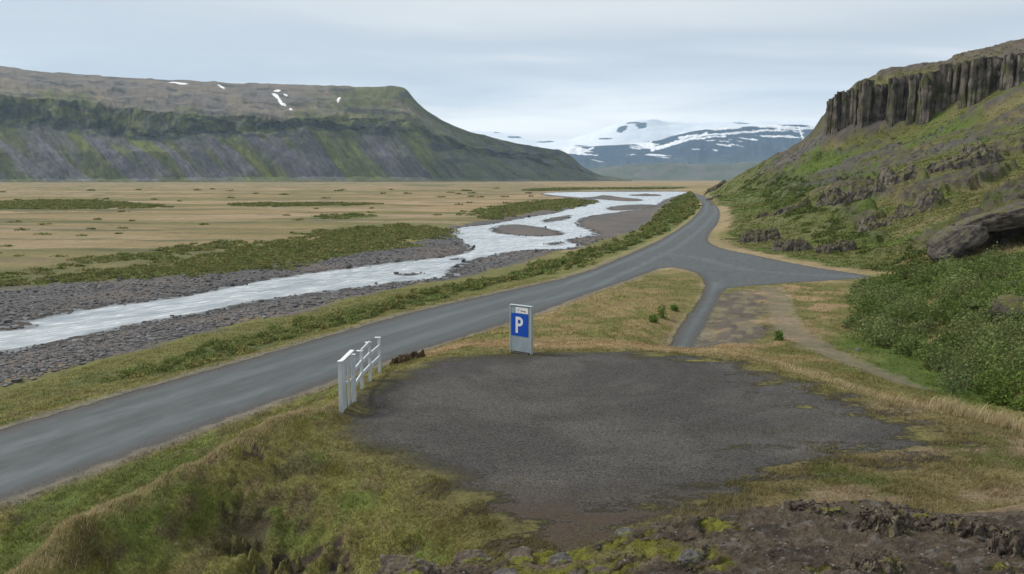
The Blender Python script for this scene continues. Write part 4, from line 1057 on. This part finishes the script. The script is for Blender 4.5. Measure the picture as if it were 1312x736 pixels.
clump_line([(560,448),(640,448),(760,445),(860,448)], 1500, .3, .12)
x = np.concatenate(xs); y = np.concatenate(ys); h = np.concatenate(hs)
c = np.array([.50, .42, .25])*rng.uniform(.6, 1.15, (len(x), 1))
blades('dry_grass', x, y, h, .006+np.hypot(x, y)*.00030, c, .3, 'taller straw coloured grass along crests and rims', (.35, -.05))
# ledge crest stalks
p = np.array([near_at(a, b, d)[:2] for a, b, d in [(790,690,6.1),(860,668,6.3),(920,658,6.5),(960,655,6.5)]])
t = rng.random(330)**.8; k = t*3; i = np.minimum(k.astype(int), 2); xx = p[i, 0]+(p[i+1, 0]-p[i, 0])*(k-i)+rng.normal(0, .05, 330); yy = p[i, 1]+(p[i+1, 1]-p[i, 1])*(k-i)+rng.normal(0, .09, 330)
blades('dry_stalks', xx, yy, .13, .0035, np.array([.32, .26, .15])*rng.uniform(.6, 1.1, (330, 1)), .45, 'thin straw stalks on the crest of the ledge')
# moss cushions on ledge
x, y = cand(260000, -20, 40, 4.0, 8.0)
lmv = samp(moss, x, y); p = lmv > .35+.25*rng.random(len(x)); x, y = x[p], y[p]
c = samp(C, x, y)*rng.uniform(.5, 1.5, (len(x), 1))
mo = blades('moss', x, y, .016+.012*np.clip(fbm(x*7, y*7, 2, 3), 0, 1), .009, c, .9, 'yellow green moss cushions on the ledge')
mo['category'] = 'moss'
# loose scoria grit
def stones(name, x, y, s, c, label, cat, sink=.3, sub=0):
    v, f = ico(1)
    n = len(x); z = height(x, y)
    var = [v*(1+.28*rng.normal(size=(len(v), 1))) for _ in range(24)]
    vi = rng.integers(0, 24, n); B = np.stack(var)[vi]
    a = rng.uniform(0, math.tau, n); ca, sa = np.cos(a)[:, None], np.sin(a)[:, None]
    S = np.stack([s*rng.uniform(.8, 1.4, n), s*rng.uniform(.7, 1.1, n), s*rng.uniform(.45, .8, n)], 1)[:, None, :]
    B = B*S; Bx = B[..., 0]*ca-B[..., 1]*sa; By = B[..., 0]*sa+B[..., 1]*ca
    Vv = np.stack([Bx+x[:, None], By+y[:, None], B[..., 2]+(z+s*(.5-sink))[:, None]], 2).reshape(-1, 3)
    Fv = (f[None]+(np.arange(n)*len(v))[:, None, None]).reshape(-1, 3)
    cc = np.repeat(c, len(v), 0)
    return link(name, mesh_np(name, Vv, Fv, False, None, {'col': cc}), MST, kind='stuff', label=label, category=cat)
ms = N('loose_stone'); MST = ms.fin(ms.scale(ms.attr('col', True), ms.mr(ms.noise(6, 5), .3, .7, .7, 1.3, False)), .9, None, spec=.25)
x, y = cand(16000, -22, 40, 4.0, 8.5); p = samp(ledge*(1-lm), x, y) > .5; x, y = x[p], y[p]
s = .0035*np.exp(rng.normal(0, .6, len(x))); g = rng.uniform(.05, .16, (len(x), 1))
stones('scoria_grit', x, y, s, g*np.array([1.05, .95, .88]), 'loose dark scoria grit on the ledge', 'gravel', .2)
# cobbles on river banks
x, y = cand(90000, -37, 10, 28, 150)
sg = samp(s_grav, x, y); ww = samp(wn, x, y); p = (sg > .3) & (ww < -.1) & (rng.random(len(x)) < .62+.5*fbm(x*.15, y*.15, 3, 95)); x, y = x[p], y[p]
s = .062*np.exp(rng.normal(0, .45, len(x)))*(1+.004*np.hypot(x, y)); g = rng.uniform(.07, .20, (len(x), 1))
stones('river_cobbles', x, y, np.minimum(s, .4), g*np.array([.99, .99, 1.03]), 'grey cobbles strewn over the river banks', 'cobbles', .35)
print('cobbles', len(x))
x, y = cand(9000, -33, 16, 50, 420); ww = samp(wn, x, y); p = (ww > -.4) & (ww < 1.0) & (rng.random(len(x)) < .30*ss(40, 110, y)+.03); x, y = x[p], y[p]
s = .11*np.exp(rng.normal(0, .5, len(x)))*(1+.002*np.hypot(x, y))
o = stones('shoal_stones', x, y, s, np.tile([.07, .068, .068], (len(x), 1))*rng.uniform(.7, 1.3, (len(x), 1)), 'dark stones breaking the shallow water', 'stones', .0)

# leafy scrub -------------------------------------------------------------
def leaves(name, bx, by, br, bh, n_per, ls, base, label, kind='stuff', cat='shrubs', dense=1.0, extra=None, z0=None):
    """bushes at bx,by with radius br and height bh: leaf sized faces through each crown's volume"""
    n = len(bx); k = np.repeat(np.arange(n), n_per); N_ = len(k)
    u = rng.normal(size=(N_, 3)); u /= np.linalg.norm(u, axis=1)[:, None]; u[:, 2] = np.abs(u[:, 2])
    rad = rng.random(N_)**.45
    lump = 1+.35*fbm3(u*2.2+k[:, None]*1.7, 2, 5)
    px_ = bx[k]+u[:, 0]*rad*br[k]*lump; py_ = by[k]+u[:, 1]*rad*br[k]*lump
    pz = height(px_, py_)+u[:, 2]*rad*bh[k]*lump
    d1 = rng.normal(size=(N_, 3)); d1[:, 2] = np.abs(d1[:, 2])*.7+.1; d1 /= np.linalg.norm(d1, axis=1)[:, None]
    d2 = np.cross(d1, rng.normal(size=(N_, 3))); d2 /= np.linalg.norm(d2, axis=1)[:, None]
    L = (ls[k]*rng.uniform(.6, 1.4, N_))[:, None]
    c0 = np.stack([px_, py_, pz], 1)
    Vv = np.stack([c0-d1*L, c0+d2*L*.42, c0+d1*L, c0-d2*L*.42], 1).reshape(-1, 3)
    Fq = np.arange(N_*4).reshape(-1, 4)
    tint = base[k]*rng.uniform(.95, 1.95, (N_, 1))
    cc = np.repeat(tint, 4, 0)
    return mesh_np(name, Vv, Fq, False, None, {'col': cc})
# thicket on the right
bx, by = cand(9000, 14, 40, 22, 80); p = samp(s_thick, bx, by) > .5
bx, by = bx[p], by[p]
keepi = []; 
for i in range(len(bx)):
    if all((bx[i]-bx[j])**2+(by[i]-by[j])**2 > (.50+.009*by[i])**2*2.2 for j in keepi[-260:]): keepi.append(i)
    if len(keepi) > 420: break
bx, by = bx[keepi], by[keepi]
st = samp(s_thick, bx, by)
br = (.75+.75*rng.random(len(bx))**1.5)*np.clip(.55+st*.3, .5, 1.0); bh = br*(.75+.75*rng.random(len(bx)))
g1 = np.array([.080, .112, .034]); g2 = np.array([.105, .125, .052]); g3 = np.array([.085, .120, .026])
w = np.clip(.5+1.2*fbm(bx*.12, by*.12, 3, 96), 0, 1)[:, None]
w = np.clip(w+rng.normal(0, .35, w.shape), 0, 1); base = (g1*(1-w)+g2*w)*rng.uniform(.8, 1.35, (len(bx), 1)); base = np.where((by < 32)[:, None], base*.4+g3*.6, base)
low = samp(hill, bx, by) > .3
o = link('willow_thicket', leaves('willow_thicket', bx, by, br, bh, 900, .045+.0008*by, base, ''), ML, kind='stuff', label='dense green willow thicket along the foot of the right hill', category='shrubs')
print('thicket', len(bx))
# riverside scrub along the road
SR = poly(SHRUBR, -2.0, 2)
bx, by = cand(26000, -28, 16, 28, 520); s = sdf(bx, by, SR); p = (rng.random(len(bx)) < ss(-2.5, 2.5, s-2.0*fbm(bx*.2, by*.2, 3, 3))) & (rng.random(len(bx)) < .35+.65*ss(30, 70, by)) & (samp(s_grav, bx, by) < .5) & (samp(s_road, bx, by) < -1.6); bx, by = bx[p][:2600], by[p][:2600]
rr_ = np.hypot(bx, by); br = (.32+.003*rr_)*(.7+.6*rng.random(len(bx))); bh = np.minimum((.18+.0035*rr_)*(.4+.8*rng.random(len(bx))), 1.0)
base = np.array([.108, .130, .046])*rng.uniform(.7, 1.3, (len(bx), 1)); yl = rng.random(len(bx)) < .25; base[yl] = np.array([.16, .155, .06])
link('riverside_scrub', leaves('riverside_scrub', bx, by, br, bh, 85, .035+.0012*rr_, base, ''), ML, kind='stuff', label='low green scrub between the road and the river gravel', category='shrubs')
# scrub on left bank + distant strips + slope foot
bx, by = cand(40000, -36, 12, 90, 900); s = samp(s_gl, bx, by)+5*fbm(bx*.03, by*.06, 4, 98); p = (rng.random(len(bx)) < .85*ss(-3, 7, s)) | ((rng.random(len(bx)) < .0035) & (samp(s_grav, bx, by) < -3) & (bx < by*.1-12)); bx, by = bx[p][:4600], by[p][:4600]
rr_ = np.hypot(bx, by); br = (.4+.004*rr_)*(.6+.8*rng.random(len(bx))); bh = np.minimum(br*.26, .8)
base = np.array([.115, .132, .050])*rng.uniform(.7, 1.35, (len(bx), 1)); yl = rng.random(len(bx)) < .35; base[yl] = np.array([.15, .145, .06])
link('far_bank_scrub', leaves('far_bank_scrub', bx, by, br, bh, 42, .05+.0014*rr_, base, ''), ML, kind='stuff', label='bands of low green scrub on the far bank and plain', category='shrubs')
bx, by = cand(30000, 12, 36, 75, 400)
hl = samp(hill, bx, by); zz = height(bx, by); p = (((hl > .02) & (hl < .6)) | ((zz < 9) & (by > 190) & (hl > .3))) & (samp(s_road, bx, by) < -3) & (rng.random(len(bx)) < .5+fbm(bx*.05, by*.05, 3, 99)); bx, by = bx[p][:750], by[p][:750]
rr_ = np.hypot(bx, by); br = (.35+.003*rr_)*(.6+.8*rng.random(len(bx))); bh = np.minimum(br*.6, 1.0)
base = np.array([.085, .105, .036])*rng.uniform(.7, 1.35, (len(bx), 1))
link('hill_foot_scrub', leaves('hill_foot_scrub', bx, by, br, bh, 60, .04+.0012*rr_, base, ''), ML, kind='stuff', label='low dark green scrub along the foot of the right hill', category='shrubs')
# hillside heath: tufts for a broken texture
bx, by = cand(110000, 14, 38, 76, 430); hl = samp(hill, bx, by); p = ((hl > .3) | ((samp(rfl, bx, by) > .6) & (rng.random(len(bx)) < .7))) & (samp(rk, bx, by) < .5); bx, by = bx[p][:17000], by[p][:17000]
c = samp(C, bx, by); rr_ = np.hypot(bx, by)
link('heath', leaves('heath', bx, by, .30+.0024*rr_, .05+.0005*rr_, 8, .04+.0008*rr_, c*rng.uniform(.85, 1.25, (len(bx), 1)), ''), ML, kind='stuff', label='mossy heath tufts covering the right hillside', category='heath')

# individual small shrubs
def shrub(px, py, w, h, label, col_):
    x, y, z = hit(px, py); s = math.hypot(x, y)/F
    n = 1
    br = np.array([w*.5*s]); bh = np.array([h*s])
    e = empty('shrub', (x, y, z), 0, label=label, category='shrub', group='small shrubs standing alone in the grass')
    me = leaves('foliage', np.array([x]), np.array([y]), br, bh, 420, np.array([.06]), np.array([col_])*1.5, '')
    o = link('foliage', me, ML, e); o.location = (-x, -y, -z)
    # stems
    Vs, Fs = [], []
    for k in range(6):
        a = k*math.tau/6+random.random(); r_ = br[0]*.55; t = Vector((math.cos(a)*r_, math.sin(a)*r_, bh[0]*.8)); q = .012
        b0 = len(Vs); sd_ = Vector((-math.sin(a), math.cos(a), 0))*q; up = Vector((math.cos(a), math.sin(a), 0))*q
        for cpt, sc__ in ((Vector((0, 0, -.05)), 1), (t, .4)):
            for o_ in (sd_, up, -sd_, -up): Vs.append(tuple(cpt+o_*sc__))
        for i in range(4): Fs.append((b0+i, b0+(i+1) % 4, b0+4+(i+1) % 4, b0+4+i))
    mm = bpy.data.materials.get('twig') or N('twig').fin((.09, .065, .045), .9)
    link('stem', mesh_np('stem', np.array(Vs), np.array(Fs), False), mm, e)
shrub(837, 413, 13, 11, 'small leafy shrub in the dry grass, nearest of three left of the side strip', (.055, .085, .020))
shrub(848, 407, 14, 18, 'tallest of three green shrubs in dry grass left of the side strip', (.060, .095, .022))
shrub(864, 398, 12, 8, 'low spreading shrub closest to the side strip', (.060, .095, .022))
shrub(998, 436, 12, 13, 'single dark green shrub beside the footpath', (.050, .085, .020))
shrub(1222, 505, 46, 40, 'round dark willow bush at the near corner of the thicket', (.050, .075, .032))

print('T built', _t.time()-_t0)
def box_mb(b, cx, cy, cz, sx, sy, sz, bev=.006, M=None):
    r = bmesh.ops.create_cube(b, size=1); vs = r['verts']
    bmesh.ops.scale(b, vec=(sx, sy, sz), verts=vs)
    es = list({e for v in vs for e in v.link_edges})
    if bev: 
        rb = bmesh.ops.bevel(b, geom=es, offset=bev, segments=2, affect='EDGES', profile=.5); vs = [v for v in rb['verts']]
        vs = list({v for f in rb['faces'] for v in f.verts} | set(vs))
    bmesh.ops.translate(b, vec=(cx, cy, cz), verts=vs)
    if M is not None: bmesh.ops.transform(b, matrix=M, verts=vs)
    return vs
def bobj(name, b, mat, parent, smooth=False):
    me = bpy.data.meshes.new(name); b.to_mesh(me); b.free()
    if smooth:
        for p in me.polygons: p.use_smooth = True
    return link(name, me, mat, parent)
def paint(name, c, rough=.5, metal=0, dirt=.12, sc_=6):
    m = N(name)
    sv = m.n('ShaderNodeMapping'); m.set(sv.inputs['Vector'], m.pos()); sv.inputs['Scale'].default_value = (1, 1, .3)
    k = m.mr(m.noise(sc_, 6, .6, sv.outputs[0]), .35, .7, 1, 1-dirt*2, False)
    return m.fin(m.scale(c, k), m.mr(m.noise(sc_*3, 4), .3, .7, rough-.08, rough+.1, False), None, metal=metal, spec=.4)
M_GREY = paint('grey_coated_metal', (.30, .36, .40), .45)
M_LGREY = paint('pale_metal_trim', (.50, .55, .58), .35, .3)
M_BLUE = paint('blue_sign_paint', (.006, .075, .46), .35, 0, .04)
M_WHITE = paint('white_paint', (.78, .79, .80), .5, 0, .08)
M_FENCE = paint('weathered_white_paint', (.60, .66, .70), .55, 0, .13, 4)
M_DARK = paint('dark_print', (.02, .03, .05), .5)
# parking sign
pL = np.array([float(t) for t in G(654.3, 449.0, .05)]); pR = np.array([float(t) for t in G(682.0, 453.6, .05)])
mid_p = (pL+pR)/2; wid = math.hypot(*(pR-pL)[:2]); ang = math.atan2(*(pR-pL)[1::-1]); HS = 2.02
zg = float(height(mid_p[0], mid_p[1])[0])
S = empty('parking_sign', (mid_p[0], mid_p[1], zg), ang, label='grey upright parking sign with a white P on blue, at the rear gravel rim', category='sign')
TH = .16; FW = wid
b = bmesh.new(); box_mb(b, 0, 0, .09+HS/2, FW-.10, TH-.04, HS-.02, .008); bobj('panel', b, M_GREY, S)
b = bmesh.new(); box_mb(b, -FW/2+.03, 0, .06+HS/2, .06, TH, HS+.03, .012); bobj('side_post', b, M_LGREY, S)
b = bmesh.new(); box_mb(b, FW/2-.03, 0, .06+HS/2, .06, TH, HS+.03, .012); bobj('side_post', b, M_LGREY, S)
b = bmesh.new(); box_mb(b, 0, 0, .09+HS+.012, FW+.02, TH+.02, .035, .01); bobj('top_cap', b, M_LGREY, S)
b = bmesh.new(); box_mb(b, 0, 0, -.05, FW*.8, TH+.1, .22, .02); bobj('base', b, paint('dark_base', (.06, .06, .06), .8), S)
x0, x1 = -FW/2+.09, FW/2-.17
zt, zb = .09+HS*(1-.165), .09+HS*(1-.655)
fy_ = -(TH-.04)/2
b = bmesh.new(); box_mb(b, (x0+x1)/2, fy_-.008, (zt+zb)/2, x1-x0, .012, zt-zb, .003); plate = bobj('blue_panel', b, M_BLUE, S)
# letter P as real geometry
def letterP(h, t, wd):
    out = []; r_o = h*.29; cx = wd-r_o
    o = [(0, 0), (0, h)] + [(cx+r_o*math.sin(a), h-r_o+r_o*math.cos(a)) for a in np.linspace(0, math.pi, 15)] + [(t, h-2*r_o), (t, 0)]
    ri = r_o-t; i = [(t, h-t)] + [(cx+ri*math.sin(a), h-r_o+ri*math.cos(a)) for a in np.linspace(0, math.pi, 15)] + [(t, h-2*r_o+t)]
    return o, i
def curve_mesh(name, loops, ext):
    cu = bpy.data.curves.new(name, 'CURVE'); cu.dimensions = '2D'; cu.fill_mode = 'BOTH'; cu.extrude = ext
    for lp in loops:
        s_ = cu.splines.new('POLY'); s_.points.add(len(lp)-1)
        for k, (a, b_) in enumerate(lp): s_.points[k].co = (a, b_, 0, 1)
        s_.use_cyclic_u = True
    o = bpy.data.objects.new('tmp', cu); COL.objects.link(o)
    bpy.context.view_layer.update()
    me = bpy.data.meshes.new_from_object(o.evaluated_get(bpy.context.evaluated_depsgraph_get())); me.name = name
    bpy.data.objects.remove(o); bpy.data.curves.remove(cu); return me
ph = (zt-zb)*.72; lp = letterP(ph, ph*.17, ph*.56)
lo = link('letter', curve_mesh('letter', lp, .004), M_WHITE, plate); 
lo.rotation_euler = (math.pi/2, 0, 0); lo.location = ((x0+x1)/2-ph*.30, fy_-.017, zb+(zt-zb)*.13)
wx0, wx1 = x0+(x1-x0)*.26, x1
wz1, wz0 = .09+HS*(1-.035), .09+HS*(1-.158)
b = bmesh.new(); box_mb(b, (wx0+wx1)/2, fy_-.012, (wz0+wz1)/2, wx1-wx0, .014, wz1-wz0, .003); wp = bobj('white_plate', b, M_WHITE, S)
b = bmesh.new(); ww_ = wx1-wx0
box_mb(b, wx0+ww_*.23, fy_-.0205, wz0+(wz1-wz0)*.57, ww_*.13, .003, (wz1-wz0)*.13, 0)
bobj('symbol', b, M_DARK, wp)
b = bmesh.new(); n_ = 17; us = np.linspace(.40, .81, n_); vsx = []
for k_, u_ in enumerate(us):
    hh2 = .04 + .10*random.random() if k_ % 3 else .04; cz_ = .46 - .10*(u_-.40)/.41
    vsx.append((b.verts.new((wx0+ww_*u_, fy_-.0215, wz0+(wz1-wz0)*(cz_-hh2))), b.verts.new((wx0+ww_*u_, fy_-.0215, wz0+(wz1-wz0)*(cz_+hh2)))))
for p_, q_ in zip(vsx[:-1], vsx[1:]): b.faces.new((p_[0], q_[0], q_[1], p_[1]))
bobj('small_print', b, M_DARK, wp)

# white railing
posts = [(437.5, 525, 1.62, .125), (454.5, 513.5, 1.60, .105), (464, 497, 1.36, .105), (474.5, 485.5, 1.40, .105), (486.5, 472.5, 1.26, .105)]
pp = []
for (a, b_, h, w) in posts:
    x, y, z = G(a, b_, .05); pp.append((float(x), float(y), .03, h, w))
FE = empty('white_railing', (pp[0][0], pp[0][1], pp[0][2]), 0, label='short white post and rail fence at the left rim of the gravel car park', category='railing')
ox, oy, oz = pp[0][:3]
def bar(name, p, q, w, hgt, parent=FE, mat=M_FENCE, bev=.008):
    p = Vector(p); q = Vector(q); d = q-p; L = d.length; b = bmesh.new()
    R = d.to_track_quat('X', 'Z').to_matrix().to_4x4(); Mx = Matrix.Translation((p+q)/2 - Vector((ox, oy, oz))) @ R
    box_mb(b, 0, 0, 0, L, w, hgt, bev, Mx); return bobj(name, b, mat, parent)
tz = []
for i, (x, y, z, h, w) in enumerate(pp):
    b = bmesh.new(); box_mb(b, x-ox, y-oy, z-oz+h/2-.2, w, w*(1 if i else 1.1), h+.4, .008); po = bobj('post', b, M_FENCE, FE)
    b = bmesh.new(); box_mb(b, x-ox-(.05 if i > 1 else 0), y-oy, z-oz+h+.016, w+.03+(.10 if i > 1 else 0), w*(1.0 if i else 1.2)+.03, .032, .008); bobj('cap', b, M_WHITE, po)
    tz.append(z+h)
# broad boarded end panel between the first two posts
def P3(i, hz, f=0): return (pp[i][0], pp[i][1], pp[i][2]+hz)
A, B = np.array(P3(0, 0)), np.array(P3(1, 0)); dirv = (B-A)
for k, (t0, t1, h0, dx) in enumerate([(.12, .34, 1.64, .03), (.48, .62, 1.68, .04), (.78, .88, 1.66, .02)]):
    m0 = A+dirv*t0; m1 = A+dirv*t1; c_ = (m0+m1)/2; L = np.linalg.norm((m1-m0)[:2]); b = bmesh.new()
    an = math.atan2(dirv[1], dirv[0]); Mx = Matrix.Translation(Vector((c_[0]-ox+dx*.3, c_[1]-oy, c_[2]-oz+h0/2-.15))) @ Matrix.Rotation(an, 4, 'Z')
    box_mb(b, 0, 0, 0, L, .035, h0+.3, .006, Mx); bobj('board', b, M_FENCE, FE)
bar('top_rail', (A+dirv*.02+np.array([0, 0, 1.60])).tolist(), (A+dirv*.92+np.array([0, 0, 1.78])).tolist(), .15, .045, mat=M_WHITE)
bar('mid_rail', P3(0, .8), P3(1, .8), .04, .09)
for (i, j, hs) in [(1, 2, ((1.05, .98), (.55, .52))), (2, 3, ((1.36, 1.40), (.95, .98), (.50, .52))), (3, 4, ((.95, .92), (.50, .48)))]:
    for (a, b_) in hs:
        bar('rail', P3(i, a), P3(j, b_), .06, .15)

# ------------------------------------------------------------------ air
hz = N('haze_air'); hz.t.nodes.remove(hz.out); out = hz.t.nodes.new('ShaderNodeOutputMaterial')
pv = hz.t.nodes.new('ShaderNodeVolumePrincipled'); pv.inputs['Color'].default_value = (.50, .74, 1.0, 1); pv.inputs['Density'].default_value = 3.7e-5; pv.inputs['Anisotropy'].default_value = .2
hz.t.links.new(pv.outputs[0], out.inputs['Volume'])
b = bmesh.new(); bmesh.ops.create_cube(b, size=1)
hb = bobj('haze', b, hz.m, None); hb.scale = (38000, 38000, 2100); hb.location = (0, 0, 1050-70-1); hb['kind'] = 'stuff'; hb['label'] = 'thin blue haze filling the valley'; hb['category'] = 'haze'

# ------------------------------------------------------------------ sky and sun
SUN_EL, SUN_AZ = math.radians(48), math.radians(-75)      # azimuth from +Y towards +X
w = bpy.data.worlds.new('World'); sc.world = w; w.use_nodes = True; nt = w.node_tree; nt.nodes.clear()
def wn_(t, **k):
    d = nt.nodes.new(t)
    for a, v in k.items(): setattr(d, a, v)
    return d
sky = wn_('ShaderNodeTexSky', sky_type='NISHITA', sun_disc=False); sky.sun_elevation = SUN_EL; sky.sun_rotation = SUN_AZ; sky.air_density = 1.2; sky.dust_density = 1.5
bg1 = wn_('ShaderNodeBackground'); bg1.inputs[1].default_value = .10; nt.links.new(sky.outputs[0], bg1.inputs[0])
tc = wn_('ShaderNodeTexCoord'); sep = wn_('ShaderNodeSeparateXYZ'); nt.links.new(tc.outputs['Generated'], sep.inputs[0])
def wm(op, a, b=0):
    d = wn_('ShaderNodeMath', operation=op)
    for i, v in enumerate((a, b)):
        if isinstance(v, (int, float)): d.inputs[i].default_value = v
        else: nt.links.new(v, d.inputs[i])
    return d.outputs[0]
# cloud sheet: project the direction on a layer above
zc = wm('MAXIMUM', sep.outputs[2], .0); den = wm('ADD', zc, .10)
cx_ = wm('DIVIDE', sep.outputs[0], den); cy_ = wm('DIVIDE', sep.outputs[1], den)
cmb = wn_('ShaderNodeCombineXYZ'); nt.links.new(cx_, cmb.inputs[0]); nt.links.new(cy_, cmb.inputs[1])
mp = wn_('ShaderNodeMapping'); nt.links.new(cmb.outputs[0], mp.inputs[0]); mp.inputs['Scale'].default_value = (.35, .75, 1); mp.inputs['Rotation'].default_value = (0, 0, .18)
ns = wn_('ShaderNodeTexNoise'); nt.links.new(mp.outputs[0], ns.inputs['Vector']); ns.inputs['Scale'].default_value = .8; ns.inputs['Detail'].default_value = 7; ns.inputs['Roughness'].default_value = .5; ns.inputs['Distortion'].default_value = .3
el = wn_('ShaderNodeMapRange'); nt.links.new(sep.outputs[2], el.inputs[0]); el.inputs[1].default_value = 0; el.inputs[2].default_value = .30
ad = wm('ADD', el.outputs[0], wm('MULTIPLY', wm('SUBTRACT', ns.outputs['Fac'], .5), 1.05))
ramp = wn_('ShaderNodeValToRGB'); nt.links.new(ad, ramp.inputs[0]); cr = ramp.color_ramp; cr.interpolation = 'B_SPLINE'
cr.elements[0].position = 0; cr.elements[0].color = (1.08, 1.05, 1.0, 1)
cr.elements[1].position = 1; cr.elements[1].color = (.52, .535, .55, 1)
for p_, c_ in ((.18, (1.0, .98, .94, 1)), (.32, (.76, .76, .765, 1)), (.45, (.46, .50, .56, 1)), (.58, (.52, .55, .585, 1)), (.74, (.70, .705, .70, 1))):
    e = cr.elements.new(p_); e.color = c_
bg2 = wn_('ShaderNodeBackground'); bg2.inputs[1].default_value = 1.0; nt.links.new(ramp.outputs[0], bg2.inputs[0])
mx = wn_('ShaderNodeMixShader'); mx.inputs[0].default_value = .95
nt.links.new(bg1.outputs[0], mx.inputs[1]); nt.links.new(bg2.outputs[0], mx.inputs[2])
wo = wn_('ShaderNodeOutputWorld'); nt.links.new(mx.outputs[0], wo.inputs[0])
sd = bpy.data.lights.new('sun', 'SUN'); sd.energy = 2.3; sd.angle = math.radians(14); sd.color = (1, .93, .82)
so = bpy.data.objects.new('sun', sd); COL.objects.link(so)
v = Vector((math.sin(SUN_AZ)*math.cos(SUN_EL), math.cos(SUN_AZ)*math.cos(SUN_EL), math.sin(SUN_EL)))
so.rotation_euler = (-v).to_track_quat('-Z', 'Y').to_euler()

sc.render.engine = 'CYCLES'
sc.render.resolution_x = 1024; sc.render.resolution_y = 574
sc.cycles.max_bounces = 5; sc.cycles.diffuse_bounces = 2; sc.cycles.glossy_bounces = 2; sc.cycles.volume_bounces = 1; sc.cycles.transmission_bounces = 2
vs_ = sc.view_settings; vs_.view_transform = 'Standard'; vs_.look = 'None'; vs_.gamma = 1; vs_.use_curve_mapping = False; vs_.exposure = 0.45
